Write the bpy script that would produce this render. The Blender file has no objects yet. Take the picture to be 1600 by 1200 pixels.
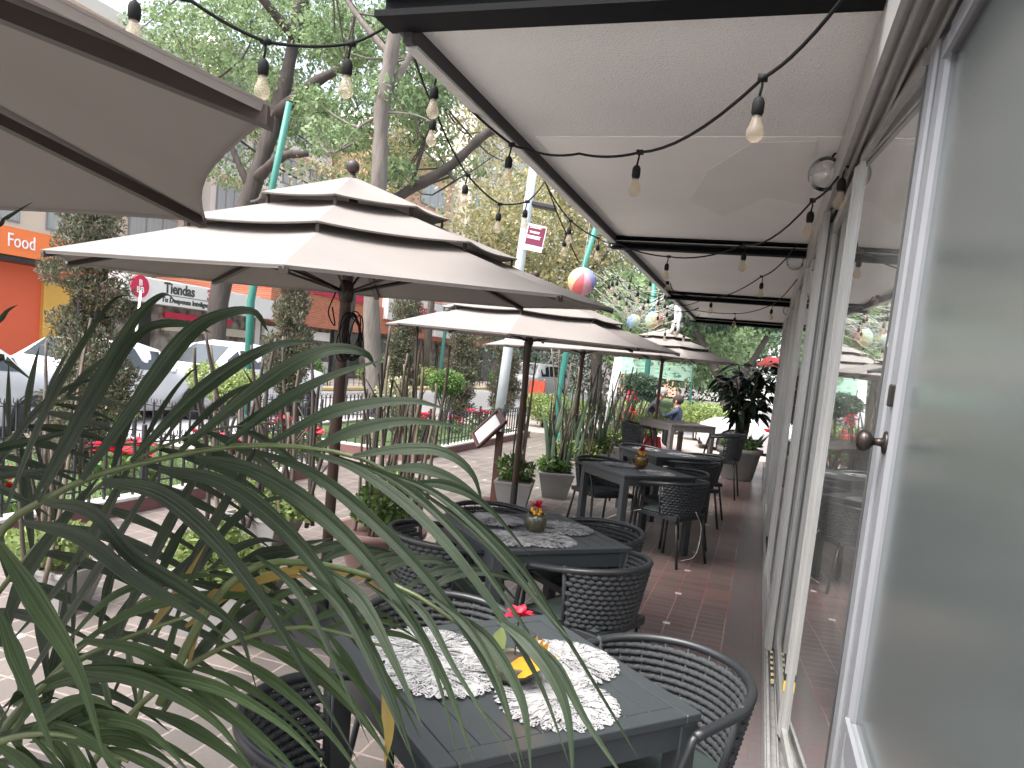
import bpy, bmesh, math, random
import numpy as np
from mathutils import Vector, Matrix, Euler
random.seed(7)
PI = math.pi
S = bpy.context.scene
C = S.collection
# ------------------------------------------------------------------ camera
F, CX, CY, VX, VY, ROLL, H = 1170., 800., 680., 1192., 604., .130, 1.65
_y = np.array([VX-CX, VY-CY, F]); _y /= np.linalg.norm(_y)
_u = np.array([math.sin(ROLL), -math.cos(ROLL), 0.]); _u -= _u.dot(_y)*_y; _u /= np.linalg.norm(_u)
_x = np.cross(_y, _u)
if _x[0] < 0: _x = -_x
M = np.array([_x, _y, _u])
cd = bpy.data.cameras.new('camera'); cam = bpy.data.objects.new('camera', cd); C.objects.link(cam)
S.camera = cam
R3 = Matrix([[M[0][0], -M[0][1], -M[0][2]], [M[1][0], -M[1][1], -M[1][2]], [M[2][0], -M[2][1], -M[2][2]]])
cam.matrix_world = Matrix.Translation((0, 0, H)) @ R3.to_4x4()
cd.sensor_width = 36; cd.lens = F/1600*36; cd.shift_y = (CY-600)/1600
cd.clip_start = .03; cd.clip_end = 600
# ------------------------------------------------------------------ light
w = bpy.data.worlds.new("World"); S.world = w; w.use_nodes = True
nt = w.node_tree; bg = nt.nodes['Background']
sky = nt.nodes.new('ShaderNodeTexSky'); sky.sky_type = 'NISHITA'; sky.sun_disc = False
SUN_EL, SUN_AZ = 62, 215     # azimuth measured clockwise from +Y
sky.sun_elevation = math.radians(SUN_EL); sky.sun_rotation = math.radians(SUN_AZ)
sky.air_density = .7; sky.dust_density = 6; sky.ozone_density = .6
hs = nt.nodes.new('ShaderNodeHueSaturation'); hs.inputs['Saturation'].default_value = .5
nt.links.new(sky.outputs[0], hs.inputs['Color']); nt.links.new(hs.outputs[0], bg.inputs[0])
bg.inputs[1].default_value = .15
sl = bpy.data.lights.new('sun', 'SUN'); so = bpy.data.objects.new('sun', sl); C.objects.link(so)
sl.energy = .5; sl.use_shadow = True; sl.angle = math.radians(40); sl.color = (1, .975, .94)
az, el = math.radians(SUN_AZ), math.radians(SUN_EL)
so.rotation_euler = Vector((math.sin(az)*math.cos(el), math.cos(az)*math.cos(el), math.sin(el))).to_track_quat('Z', 'Y').to_euler()
S.view_settings.view_transform = 'Standard'; S.view_settings.look = 'None'
S.view_settings.exposure = 2.1
# ------------------------------------------------------------------ survey helpers (photograph pixel -> point of the place)
def ray(px, py): return M @ np.array([px-CX, py-CY, F])
def G(px, py, z=0.):
    d = ray(px, py); t = (z-H)/d[2]; return Vector((d[0]*t, d[1]*t, z))
def Yp(px, py, Y):
    d = ray(px, py); t = Y/d[1]; return Vector((d[0]*t, Y, H+d[2]*t))
def Xp(px, py, X):
    d = ray(px, py); t = X/d[0]; return Vector((X, d[1]*t, H+d[2]*t))
# ------------------------------------------------------------------ materials
def nodes(name):
    m = bpy.data.materials.new(name); m.use_nodes = True
    t = m.node_tree; return m, t, t.nodes['Principled BSDF'], t.links
def N(t, kind, **kw):
    n = t.nodes.new('ShaderNode'+kind)
    for k, v in kw.items():
        if k in n.inputs: n.inputs[k].default_value = v
        else: setattr(n, k, v)
    return n
def c4(c): return (c[0], c[1], c[2], 1)
def mat(name, col, rough=.6, metal=0, var=.15, scale=6, bump=0, bscale=60, col2=None, spec=.5, trans=0, coords='Object', detail=5, stretch=None, thr=None):
    m, t, p, L = nodes(name)
    p.inputs['Roughness'].default_value = rough; p.inputs['Metallic'].default_value = metal
    p.inputs['Specular IOR Level'].default_value = spec
    src = N(t, 'NewGeometry').outputs['Position'] if coords == 'World' else N(t, 'TexCoord').outputs[coords]
    if stretch:
        mp = N(t, 'Mapping'); mp.inputs['Scale'].default_value = stretch; L.new(src, mp.inputs[0]); src = mp.outputs[0]
    nz = N(t, 'TexNoise', Scale=scale, Detail=detail); L.new(src, nz.inputs['Vector'])
    mx = N(t, 'Mix', data_type='RGBA')
    a = col2 if col2 else tuple(v*(1-var) for v in col)
    b = col if col2 else tuple(min(1, v*(1+var)) for v in col)
    mx.inputs[6].default_value = c4(a); mx.inputs[7].default_value = c4(b)
    if thr:
        cr = N(t, 'ValToRGB'); cr.color_ramp.elements[0].position = thr[0]; cr.color_ramp.elements[1].position = thr[1]
        L.new(nz.outputs[0], cr.inputs[0]); L.new(cr.outputs[0], mx.inputs[0])
    else: L.new(nz.outputs[0], mx.inputs[0])
    L.new(mx.outputs[2], p.inputs['Base Color'])
    if bump:
        b2 = N(t, 'TexNoise', Scale=bscale, Detail=4); L.new(src, b2.inputs['Vector'])
        bp = N(t, 'Bump', Strength=bump, Distance=.02 if bump > 1.5 else .01); L.new(b2.outputs[0], bp.inputs['Height']); L.new(bp.outputs[0], p.inputs['Normal'])
    if trans:
        tr = N(t, 'BsdfTranslucent'); L.new(mx.outputs[2], tr.inputs[0])
        ms = N(t, 'MixShader'); ms.inputs[0].default_value = trans
        L.new(p.outputs[0], ms.inputs[1]); L.new(tr.outputs[0], ms.inputs[2]); L.new(ms.outputs[0], t.nodes['Material Output'].inputs[0])
    return m
def leafmat(name, c1, c2, rough=.5, trans=.3, c3=None):
    m, t, p, L = nodes(name)
    g = N(t, 'NewGeometry'); cr = N(t, 'ValToRGB')
    e = cr.color_ramp.elements; e[0].color = c4(c1); e[1].color = c4(c2)
    if c3: k = e.new(.93); k.color = c4(c3); e[1].position = .9; e[2].position = .93
    L.new(g.outputs['Random Per Island'], cr.inputs[0]); L.new(cr.outputs[0], p.inputs['Base Color'])
    p.inputs['Roughness'].default_value = rough
    tr = N(t, 'BsdfTranslucent'); L.new(cr.outputs[0], tr.inputs[0])
    ms = N(t, 'MixShader'); ms.inputs[0].default_value = trans
    L.new(p.outputs[0], ms.inputs[1]); L.new(tr.outputs[0], ms.inputs[2]); L.new(ms.outputs[0], t.nodes['Material Output'].inputs[0])
    return m
def glassmat(name, tint=(.8, .85, .85), ior=1.6, rough=0., extra=.0, milky_haze=0):
    m, t, p, L = nodes(name)
    tr = N(t, 'BsdfTransparent', Color=c4(tint)); gl = N(t, 'BsdfGlossy', Roughness=rough)
    gl.inputs['Color'].default_value = (.9, .92, .92, 1)
    fr = N(t, 'Fresnel', IOR=ior); ad = N(t, 'Math', operation='ADD'); ad.use_clamp = True; ad.inputs[1].default_value = extra
    L.new(fr.outputs[0], ad.inputs[0])
    ms = N(t, 'MixShader'); L.new(ad.outputs[0], ms.inputs[0]); L.new(tr.outputs[0], ms.inputs[1]); L.new(gl.outputs[0], ms.inputs[2])
    if milky_haze:  # patchy diffuse grey mixed in to imitate milky reflections in the pane
        df = N(t, 'BsdfDiffuse', Color=(.5, .5, .48, 1)); nz = N(t, 'TexNoise', Scale=3., Detail=6.); g = N(t, 'NewGeometry'); L.new(g.outputs['Position'], nz.inputs['Vector'])
        mr = N(t, 'MapRange'); mr.inputs[1].default_value = .3; mr.inputs[2].default_value = .75; mr.inputs[3].default_value = milky_haze*.5; mr.inputs[4].default_value = milky_haze*1.6; L.new(nz.outputs[0], mr.inputs[0])
        m2 = N(t, 'MixShader'); L.new(mr.outputs[0], m2.inputs[0]); L.new(ms.outputs[0], m2.inputs[1]); L.new(df.outputs[0], m2.inputs[2]); ms = m2
    L.new(ms.outputs[0], t.nodes['Material Output'].inputs[0]); return m
MT = {}
MT['stucco'] = mat('white_stucco', (.88, .875, .855), .9, var=.10, scale=1.1, bump=1.2, bscale=130)
MT['plaster'] = mat('smooth_plaster', (.86, .845, .825), .85, var=.10, scale=.9, bump=.08, bscale=60)
MT['patch'] = mat('plaster_patch', (.80, .785, .765), .85, var=.08, scale=2)
MT['blacksteel'] = mat('black_steel', (.006, .007, .008), .75, spec=.15, var=.3, bump=.1)
MT['darkangle'] = mat('dark_grey_steel', (.045, .045, .048), .6, var=.2, spec=.3)
MT['alu'] = mat('aged_aluminium', (.50, .51, .50), .42, metal=.35, var=.25, scale=14, stretch=(1, 1, .15), col2=(.30, .295, .28))
MT['aludark'] = mat('dark_aluminium', (.13, .13, .125), .4, metal=.5, var=.3, scale=10)
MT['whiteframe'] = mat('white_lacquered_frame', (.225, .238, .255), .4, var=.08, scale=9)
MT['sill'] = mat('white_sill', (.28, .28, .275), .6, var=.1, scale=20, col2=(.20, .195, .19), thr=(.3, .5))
MT['glass'] = glassmat('window_glass', (.55, .58, .56), 1.9, .015, .5, .10)
def bulbmat():
    m, t, p, L = nodes('pale_amber_bulb_glass'); tr = N(t, 'BsdfTransparent', Color=(.97, .92, .84, 1)); p.inputs['Base Color'].default_value = (.62, .56, .47, 1); p.inputs['Roughness'].default_value = .12
    p.inputs['Specular IOR Level'].default_value = .8; tl = N(t, 'BsdfTranslucent', Color=(.72, .66, .55, 1)); a = N(t, 'MixShader'); a.inputs[0].default_value = .5; L.new(p.outputs[0], a.inputs[1]); L.new(tl.outputs[0], a.inputs[2])
    ms = N(t, 'MixShader'); ms.inputs[0].default_value = .33; L.new(tr.outputs[0], ms.inputs[1]); L.new(a.outputs[0], ms.inputs[2]); L.new(ms.outputs[0], t.nodes['Material Output'].inputs[0]); return m
MT['bulbglass'] = bulbmat()
MT['clearglass'] = glassmat('clear_globe_glass', (.93, .94, .95), 1.3, .02, .10)
MT['canvas'] = mat('taupe_canvas', (.275, .255, .240), .9, var=.16, scale=2.2, bump=.1, bscale=500, trans=.22)
MT['rib'] = mat('dark_brown_rib', (.035, .024, .02), .5, var=.3)
MT['pole'] = mat('rusty_brown_pole', (.075, .045, .038), .5, var=.35, scale=12, stretch=(1, 1, .3))
MT['rubber'] = mat('black_rubber', (.012, .013, .013), .7, spec=.2, var=.2)
MT['table'] = mat('charcoal_slats', (.034, .041, .045), .45, var=.15, scale=20, stretch=(1, .1, 1))
MT['tablelight'] = mat('grey_weathered_wood', (.22, .20, .19), .5, var=.3, scale=20, stretch=(1, .1, 1))
MT['chair'] = mat('charcoal_metal', (.018, .021, .024), .38, var=.2)
MT['rope'] = mat('charcoal_rope', (.034, .039, .043), .6, var=.25, bump=.5, bscale=400)
MT['cushion'] = mat('dark_green_cushion', (.03, .045, .042), .7, var=.2, bump=.2, bscale=200)
def lacemat():
    m, t, p, L = nodes('white_lace'); p.inputs['Base Color'].default_value = (.34, .345, .35, 1); p.inputs['Roughness'].default_value = .5
    tc = N(t, 'TexCoord'); v = N(t, 'TexVoronoi', Scale=120.); v.feature = 'DISTANCE_TO_EDGE'; L.new(tc.outputs['Object'], v.inputs['Vector'])
    nz = N(t, 'TexNoise', Scale=22., Detail=2.); L.new(tc.outputs['Object'], nz.inputs['Vector']); mr = N(t, 'MapRange'); mr.inputs[1].default_value = .35; mr.inputs[2].default_value = .65; mr.inputs[3].default_value = .35; mr.inputs[4].default_value = .10; L.new(nz.outputs[0], mr.inputs[0])
    gt = N(t, 'Math', operation='GREATER_THAN'); L.new(v.outputs['Distance'], gt.inputs[0]); L.new(mr.outputs[0], gt.inputs[1])
    tr = N(t, 'BsdfTransparent'); ms = N(t, 'MixShader'); L.new(gt.outputs[0], ms.inputs[0]); L.new(p.outputs[0], ms.inputs[1]); L.new(tr.outputs[0], ms.inputs[2]); L.new(ms.outputs[0], t.nodes['Material Output'].inputs[0]); return m
MT['lace'] = lacemat()
MT['terra'] = mat('brick_red_concrete', (.16, .075, .07), .75, var=.3, scale=5, bump=.3, bscale=40)
MT['kerbwhite'] = mat('white_painted_kerb', (.62, .61, .58), .7, var=.2, scale=7, bump=.2)
MT['iron'] = mat('black_wrought_iron', (.025, .026, .03), .5, var=.3)
MT['grass'] = leafmat('grass_blades', (.14, .20, .09), (.26, .34, .17), .7, .3)
MT['soil'] = mat('soil_green', (.07, .12, .035), .9, var=.5, scale=12, bump=.6)
MT['soildark'] = mat('dark_soil', (.05, .04, .03), .9, var=.4, scale=30, bump=.6)
MT['leafA'] = leafmat('tree_leaves', (.095, .17, .07), (.32, .43, .22), .55, .4)
MT['leafB'] = leafmat('yellowish_tree_leaves', (.15, .19, .10), (.42, .44, .28), .6, .4, (.52, .44, .22))
MT['leafC'] = leafmat('dark_tree_leaves', (.03, .07, .045), (.11, .17, .11), .5, .25)
MT['cyp'] = leafmat('cypress_foliage', (.05, .085, .045), (.17, .25, .13), .7, .2, (.19, .14, .10))
MT['cypB'] = leafmat('cypress_foliage_brownish', (.04, .035, .03), (.11, .085, .07), .8, .1, (.10, .17, .08))
MT['bush'] = leafmat('bright_bush_leaves', (.14, .22, .06), (.42, .50, .20), .5, .35)
MT['bushdark'] = leafmat('box_bush_leaves', (.05, .12, .03), (.20, .31, .09), .5, .25)
MT['bushpale'] = leafmat('pale_bush_leaves', (.22, .25, .12), (.5, .5, .33), .6, .25)
MT['bark'] = mat('tree_bark', (.10, .088, .078), .9, var=.55, scale=5, bump=2, bscale=9, stretch=(1, 1, .25))
MT['barkpale'] = mat('pale_bark', (.14, .125, .11), .9, var=.6, scale=6, bump=2, bscale=10, stretch=(1, 1, .25))
MT['barkdark'] = mat('dark_bark', (.055, .047, .042), .9, var=.6, scale=5, bump=2, bscale=9, stretch=(1, 1, .25))
MT['stem'] = mat('dry_cane', (.14, .115, .085), .75, var=.45, scale=25, stretch=(1, 1, .4), bump=.4)
MT['stemdark'] = mat('dark_cane', (.06, .05, .042), .7, var=.4, scale=25, stretch=(1, 1, .4), bump=.4)
MT['snake'] = mat('sword_leaf', (.06, .11, .065), .45, var=.4, scale=18, stretch=(1, 1, .5), trans=.15, col2=(.13, .19, .12))
def palmmat(name, c1, c2, rough=.44, trans=.18):
    m, t, p, L = nodes(name); at = N(t, 'Attribute', attribute_name='across'); nz = N(t, 'TexNoise', Scale=9., Detail=3.); nz.noise_dimensions = '1D'; L.new(at.outputs['Fac'], nz.inputs['W'])
    tc = N(t, 'TexCoord'); n2 = N(t, 'TexNoise', Scale=7., Detail=4.); L.new(tc.outputs['Object'], n2.inputs['Vector'])
    ad = N(t, 'Math', operation='MULTIPLY_ADD'); L.new(n2.outputs[0], ad.inputs[0]); ad.inputs[1].default_value = .6; L.new(nz.outputs[0], ad.inputs[2])
    cr = N(t, 'ValToRGB'); cr.color_ramp.elements[0].position = .55; cr.color_ramp.elements[0].color = c4(c1); cr.color_ramp.elements[1].position = 1.05 if False else 1.; cr.color_ramp.elements[1].color = c4(c2); L.new(ad.outputs[0], cr.inputs[0]); L.new(cr.outputs[0], p.inputs['Base Color'])
    p.inputs['Specular IOR Level'].default_value = .32
    p.inputs['Roughness'].default_value = rough; bp = N(t, 'Bump', Strength=.35, Distance=.002); n3 = N(t, 'TexNoise', Scale=38., Detail=2.); n3.noise_dimensions = '1D'; L.new(at.outputs['Fac'], n3.inputs['W']); L.new(n3.outputs[0], bp.inputs['Height']); L.new(bp.outputs[0], p.inputs['Normal'])
    tr = N(t, 'BsdfTranslucent'); L.new(cr.outputs[0], tr.inputs[0]); ms = N(t, 'MixShader'); ms.inputs[0].default_value = trans
    L.new(p.outputs[0], ms.inputs[1]); L.new(tr.outputs[0], ms.inputs[2]); L.new(ms.outputs[0], t.nodes['Material Output'].inputs[0]); return m
MT['palm'] = palmmat('palm_leaflet', (.007, .016, .008), (.040, .064, .032))
MT['palmlight'] = palmmat('young_palm_leaflet', (.012, .030, .010), (.055, .095, .030), .42, .22)
MT['palmdead'] = mat('yellowing_palm_leaflet', (.42, .26, .05), .5, var=.3, scale=8, trans=.3, col2=(.10, .12, .04))
MT['rachis'] = mat('palm_stalk', (.08, .11, .04), .4, var=.3, scale=8)
MT['red'] = leafmat('poinsettia_red', (.42, .008, .03), (.75, .03, .08), .5, .3)
MT['planter'] = mat('grey_concrete_planter', (.27, .265, .255), .8, var=.15, scale=9, bump=.2)
MT['planterpink'] = mat('worn_terracotta', (.30, .19, .17), .8, var=.25, scale=9, bump=.2)
MT['wood'] = mat('red_brown_wood', (.085, .03, .022), .45, var=.4, scale=8, stretch=(1, 1, .1))
MT['paper'] = mat('white_paper', (.75, .76, .78), .5, var=.03)
MT['teal'] = mat('teal_painted_steel', (.035, .19, .15), .5, var=.2)
MT['greypole'] = mat('grey_painted_pole', (.40, .45, .47), .5, var=.15, scale=4)
MT['carwhite'] = mat('white_car_paint', (.62, .63, .65), .25, var=.03, spec=.5)
MT['carsilver'] = mat('silver_car_paint', (.50, .52, .54), .25, var=.03, spec=.7)
MT['carglass'] = mat('car_glass', (.035, .045, .05), .05, var=.3, spec=.9)
MT['tyre'] = mat('tyre_rubber', (.02, .02, .02), .8, var=.2)
MT['rim'] = mat('alloy_rim', (.45, .45, .46), .3, metal=.8)
MT['lamp'] = mat('headlamp', (.6, .62, .65), .1, var=.1, spec=.9)
MT['taillamp'] = mat('tail_lamp', (.5, .02, .03), .2, var=.1)
MT['black'] = mat('black_plastic', (.02, .02, .022), .5, var=.1)
MT['chrome'] = mat('dark_bronze', (.06, .05, .045), .3, metal=.8, var=.3, scale=40)
MT['yellow'] = mat('yellow_plastic', (.6, .48, .08), .5, var=.2, scale=30)
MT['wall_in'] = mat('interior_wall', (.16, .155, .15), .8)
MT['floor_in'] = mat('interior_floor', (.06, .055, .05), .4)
MT['orange'] = mat('orange_shop_wall', (.68, .13, .06), .6, var=.06, scale=.8)
MT['orangelight'] = mat('orange_signboard', (.80, .21, .06), .5, var=.05, scale=1)
MT['yellowposter'] = mat('yellow_poster', (.66, .40, .09), .5, var=.08)
MT['pinkred'] = mat('coral_frame', (.78, .14, .09), .5)
MT['signwhite'] = mat('white_sign', (.86, .86, .87), .5, var=.03)
MT['lettergrey'] = mat('dark_grey_letters', (.06, .07, .06), .5)
MT['letterred'] = mat('crimson_letters', (.6, .03, .09), .5)
MT['letterwhite'] = mat('white_letters', (.85, .85, .85), .5, var=.02)
MT['maroon'] = mat('maroon_sign', (.15, .012, .045), .6, var=.05)
MT['darkglass'] = mat('dark_shop_glass', (.05, .055, .055), .12, var=.5, scale=1.5, spec=.7)
MT['shopmix'] = mat('shop_interior', (.30, .27, .25), .6, col2=(.08, .06, .06), scale=3, thr=(.35, .6))
MT['cream'] = mat('cream_render', (.58, .52, .44), .85, var=.08, scale=.5)
MT['peach'] = mat('peach_render', (.62, .37, .27), .85, var=.10, scale=.3)
MT['whitewall'] = mat('white_render', (.68, .67, .64), .85, var=.06, scale=.4)
MT['greywall'] = mat('grey_render', (.30, .27, .27), .85, var=.1, scale=.5)
MT['curtain'] = mat('curtained_window', (.42, .47, .48), .3, col2=(.22, .26, .27), scale=3, stretch=(1, 3, .2))
MT['skin'] = mat('skin', (.45, .25, .18), .6, var=.05)
MT['darkcloth'] = mat('black_cloth', (.02, .022, .026), .9, var=.2)
MT['bluecloth'] = mat('blue_shirt', (.045, .06, .11), .9, var=.3, scale=12)
MT['hairgrey'] = mat('grey_hair', (.28, .27, .26), .9, var=.2)
MT['hairdark'] = mat('dark_hair', (.04, .03, .025), .9, var=.2)
MT['redplastic'] = mat('red_plastic', (.68, .035, .03), .45, var=.06)
MT['barrier'] = mat('orange_barrier_plastic', (.80, .10, .04), .45, var=.06)
MT['greenbanner'] = mat('green_banner', (.02, .40, .15), .6, col2=(.40, .58, .48), scale=7, stretch=(.5, 1, 3), thr=(.55, .66))
MT['wire'] = mat('pale_wire', (.45, .45, .43), .5)
def brickmat():
    m, t, p, L = nodes('red_brick'); g = N(t, 'NewGeometry'); mp = N(t, 'Mapping'); mp.inputs['Rotation'].default_value = (0, 0, 0)
    sx = N(t, 'SeparateXYZ'); cb = N(t, 'CombineXYZ'); L.new(g.outputs['Position'], sx.inputs[0])
    L.new(sx.outputs[1], cb.inputs[0]); L.new(sx.outputs[2], cb.inputs[1])
    b = N(t, 'TexBrick', Scale=1.); b.inputs['Brick Width'].default_value = .25; b.inputs['Row Height'].default_value = .08; b.inputs['Mortar Size'].default_value = .008
    b.inputs['Color1'].default_value = (.50, .13, .06, 1); b.inputs['Color2'].default_value = (.62, .20, .10, 1); b.inputs['Mortar'].default_value = (.45, .35, .3, 1)
    L.new(cb.outputs[0], b.inputs[0]); L.new(b.outputs[0], p.inputs['Base Color']); p.inputs['Roughness'].default_value = .85
    return m
MT['brick'] = brickmat()
def floormat():
    m, t, p, L = nodes('terracotta_pavers'); g = N(t, 'NewGeometry'); pos = g.outputs['Position']
    wob = N(t, 'TexNoise', Scale=6., Detail=2.); L.new(pos, wob.inputs['Vector'])
    vm = N(t, 'VectorMath', operation='MULTIPLY_ADD'); L.new(wob.outputs[1], vm.inputs[0]); vm.inputs[1].default_value = (.012, .012, 0)
    L.new(pos, vm.inputs[2])
    mp = N(t, 'Mapping'); mp.inputs['Location'].default_value = (.045-.006, .03, 0); L.new(vm.outputs[0], mp.inputs[0])
    b = N(t, 'TexBrick', Scale=1.); b.offset = 0; b.inputs['Brick Width'].default_value = .19; b.inputs['Row Height'].default_value = .19
    b.inputs['Mortar Size'].default_value = .0065; b.inputs['Mortar Smooth'].default_value = .25; b.inputs['Bias'].default_value = 0
    b.inputs['Color1'].default_value = (.115, .105, .097, 1); b.inputs['Color2'].default_value = (.20, .175, .160, 1); b.inputs['Mortar'].default_value = (.5, .5, .5, 1)
    L.new(mp.outputs[0], b.inputs[0])
    b2 = N(t, 'TexBrick', Scale=1.); b2.offset = 0; b2.inputs['Brick Width'].default_value = .19; b2.inputs['Row Height'].default_value = .095
    b2.inputs['Mortar Size'].default_value = .005; b2.inputs['Mortar Smooth'].default_value = .3; b2.inputs['Bias'].default_value = 0
    b2.inputs['Color1'].default_value = (.115, .092, .086, 1); b2.inputs['Color2'].default_value = (.175, .132, .122, 1); L.new(mp.outputs[0], b2.inputs[0])
    sx = N(t, 'SeparateXYZ'); L.new(pos, sx.inputs[0])
    bd = N(t, 'Math', operation='GREATER_THAN'); L.new(sx.outputs[0], bd.inputs[0]); bd.inputs[1].default_value = -.80
    bc = N(t, 'Mix', data_type='RGBA'); L.new(bd.outputs[0], bc.inputs[0]); L.new(b.outputs[0], bc.inputs[6]); L.new(b2.outputs[0], bc.inputs[7])
    bf = N(t, 'Mix'); L.new(bd.outputs[0], bf.inputs[0]); L.new(b.outputs['Fac'], bf.inputs[2]); L.new(b2.outputs['Fac'], bf.inputs[3])
    n1 = N(t, 'TexNoise', Scale=1.1, Detail=4.); L.new(pos, n1.inputs['Vector'])
    n2 = N(t, 'TexNoise', Scale=45., Detail=6.); L.new(pos, n2.inputs['Vector'])
    # red paint worn onto the grout towards the shop front
    mr = N(t, 'MapRange'); mr.inputs[1].default_value = -1.5; mr.inputs[2].default_value = -.3; L.new(sx.outputs[0], mr.inputs[0])
    mu = N(t, 'Math', operation='MULTIPLY'); L.new(mr.outputs[0], mu.inputs[0])
    cr = N(t, 'ValToRGB'); cr.color_ramp.elements[0].position = .38; cr.color_ramp.elements[1].position = .58; L.new(n1.outputs[0], cr.inputs[0]); L.new(cr.outputs[0], mu.inputs[1])
    mo = N(t, 'Mix', data_type='RGBA'); mo.inputs[6].default_value = (.33, .27, .25, 1); mo.inputs[7].default_value = (.29, .085, .085, 1); L.new(mu.outputs[0], mo.inputs[0])
    m1 = N(t, 'Mix', data_type='RGBA'); L.new(bf.outputs[0], m1.inputs[0]); L.new(bc.outputs[2], m1.inputs[6]); L.new(mo.outputs[2], m1.inputs[7])
    # red blotches
    n3 = N(t, 'TexNoise', Scale=2.6, Detail=8., Roughness=.7); L.new(pos, n3.inputs['Vector'])
    cr3 = N(t, 'ValToRGB'); cr3.color_ramp.elements[0].position = .52; cr3.color_ramp.elements[1].position = .72; L.new(n3.outputs[0], cr3.inputs[0])
    mu3 = N(t, 'Math', operation='MULTIPLY'); L.new(cr3.outputs[0], mu3.inputs[0]); L.new(mr.outputs[0], mu3.inputs[1])
    mu4 = N(t, 'Math', operation='MULTIPLY'); L.new(mu3.outputs[0], mu4.inputs[0]); mu4.inputs[1].default_value = .55
    m2 = N(t, 'Mix', data_type='RGBA'); L.new(mu4.outputs[0], m2.inputs[0]); L.new(m1.outputs[2], m2.inputs[6]); m2.inputs[7].default_value = (.22, .075, .075, 1)
    # plain concrete strip along the sill
    gt = N(t, 'Math', operation='GREATER_THAN'); L.new(sx.outputs[0], gt.inputs[0]); gt.inputs[1].default_value = -.035
    cc = N(t, 'Mix', data_type='RGBA'); cc.inputs[6].default_value = (.145, .125, .125, 1); cc.inputs[7].default_value = (.20, .10, .10, 1); L.new(cr3.outputs[0], cc.inputs[0])
    m3 = N(t, 'Mix', data_type='RGBA'); L.new(gt.outputs[0], m3.inputs[0]); L.new(m2.outputs[2], m3.inputs[6]); L.new(cc.outputs[2], m3.inputs[7])
    # small white corner tiles every fourth paver
    def lat(o, per, off):
        a = N(t, 'Math', operation='ADD'); L.new(o, a.inputs[0]); a.inputs[1].default_value = off
        f = N(t, 'Math', operation='PINGPONG'); L.new(a.outputs[0], f.inputs[0]); f.inputs[1].default_value = per/2
        l = N(t, 'Math', operation='LESS_THAN'); L.new(f.outputs[0], l.inputs[0]); l.inputs[1].default_value = .024; return l.outputs[0]
    q = N(t, 'Math', operation='MULTIPLY'); L.new(lat(sx.outputs[0], .76, .42), q.inputs[0]); L.new(lat(sx.outputs[1], .76, -.5), q.inputs[1])
    m4 = N(t, 'Mix', data_type='RGBA'); L.new(q.outputs[0], m4.inputs[0]); L.new(m3.outputs[2], m4.inputs[6]); m4.inputs[7].default_value = (.62, .6, .57, 1)
    # grime
    m5 = N(t, 'Mix', data_type='RGBA', blend_type='MULTIPLY'); m5.inputs[0].default_value = .55; L.new(m4.outputs[2], m5.inputs[6])
    cg = N(t, 'ValToRGB'); cg.color_ramp.elements[0].color = (.55, .55, .55, 1); cg.color_ramp.elements[1].color = (1.25, 1.22, 1.2, 1); L.new(n2.outputs[0], cg.inputs[0]); L.new(cg.outputs[0], m5.inputs[7])
    L.new(m5.outputs[2], p.inputs['Base Color'])
    rr = N(t, 'MapRange'); rr.inputs[3].default_value = .2; rr.inputs[4].default_value = .5; L.new(n1.outputs[0], rr.inputs[0]); L.new(rr.outputs[0], p.inputs['Roughness'])
    inv = N(t, 'Math', operation='SUBTRACT'); inv.inputs[0].default_value = 1; L.new(bf.outputs[0], inv.inputs[1])
    ad = N(t, 'Math', operation='MULTIPLY_ADD'); L.new(n2.outputs[0], ad.inputs[0]); ad.inputs[1].default_value = .35; L.new(inv.outputs[0], ad.inputs[2])
    bp = N(t, 'Bump', Strength=.5, Distance=.006); L.new(ad.outputs[0], bp.inputs['Height']); L.new(bp.outputs[0], p.inputs['Normal'])
    return m
MT['pavers'] = floormat()
MT['asphalt'] = mat('worn_asphalt', (.27, .27, .275), .7, var=.18, scale=3, bump=.3, bscale=60, coords='World')
MT['sidewalk'] = mat('far_pavement', (.36, .31, .28), .8, var=.15, scale=2, coords='World')
MT['yellowkerb'] = mat('yellow_kerb_paint', (.62, .47, .20), .8, var=.25, scale=3, coords='World')
MT['earth'] = mat('ground', (.20, .19, .17), .9, var=.2, scale=1, coords='World')
def stripemat():
    m, t, p, L = nodes('hazard_stripes'); g = N(t, 'NewGeometry'); wv = N(t, 'TexWave', Scale=4.); wv.bands_direction = 'Y'
    mp = N(t, 'Mapping'); mp.inputs['Rotation'].default_value = (.5, 0, 0); L.new(g.outputs['Position'], mp.inputs[0]); L.new(mp.outputs[0], wv.inputs[0])
    cr = N(t, 'ValToRGB'); cr.color_ramp.interpolation = 'CONSTANT'; cr.color_ramp.elements[0].color = (.03, .03, .03, 1); cr.color_ramp.elements[1].color = (.62, .55, .33, 1); cr.color_ramp.elements[1].position = .5
    L.new(wv.outputs[0], cr.inputs[0]); L.new(cr.outputs[0], p.inputs['Base Color']); return m
MT['hazard'] = stripemat()
def frostmat():
    m, t, p, L = nodes('frosted_glass'); p.inputs['Base Color'].default_value = (.105, .125, .122, 1); p.inputs['Roughness'].default_value = .17
    p.inputs['Specular IOR Level'].default_value = 1.; p.inputs['IOR'].default_value = 2.1
    nz = N(t, 'TexNoise', Scale=700.); bp = N(t, 'Bump', Strength=.15, Distance=.001); L.new(nz.outputs[0], bp.inputs['Height']); L.new(bp.outputs[0], p.inputs['Normal'])
    return m
MT['frost'] = frostmat()
def solid(name, c, r=.5): return mat(name, c, r, var=.03)
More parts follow.
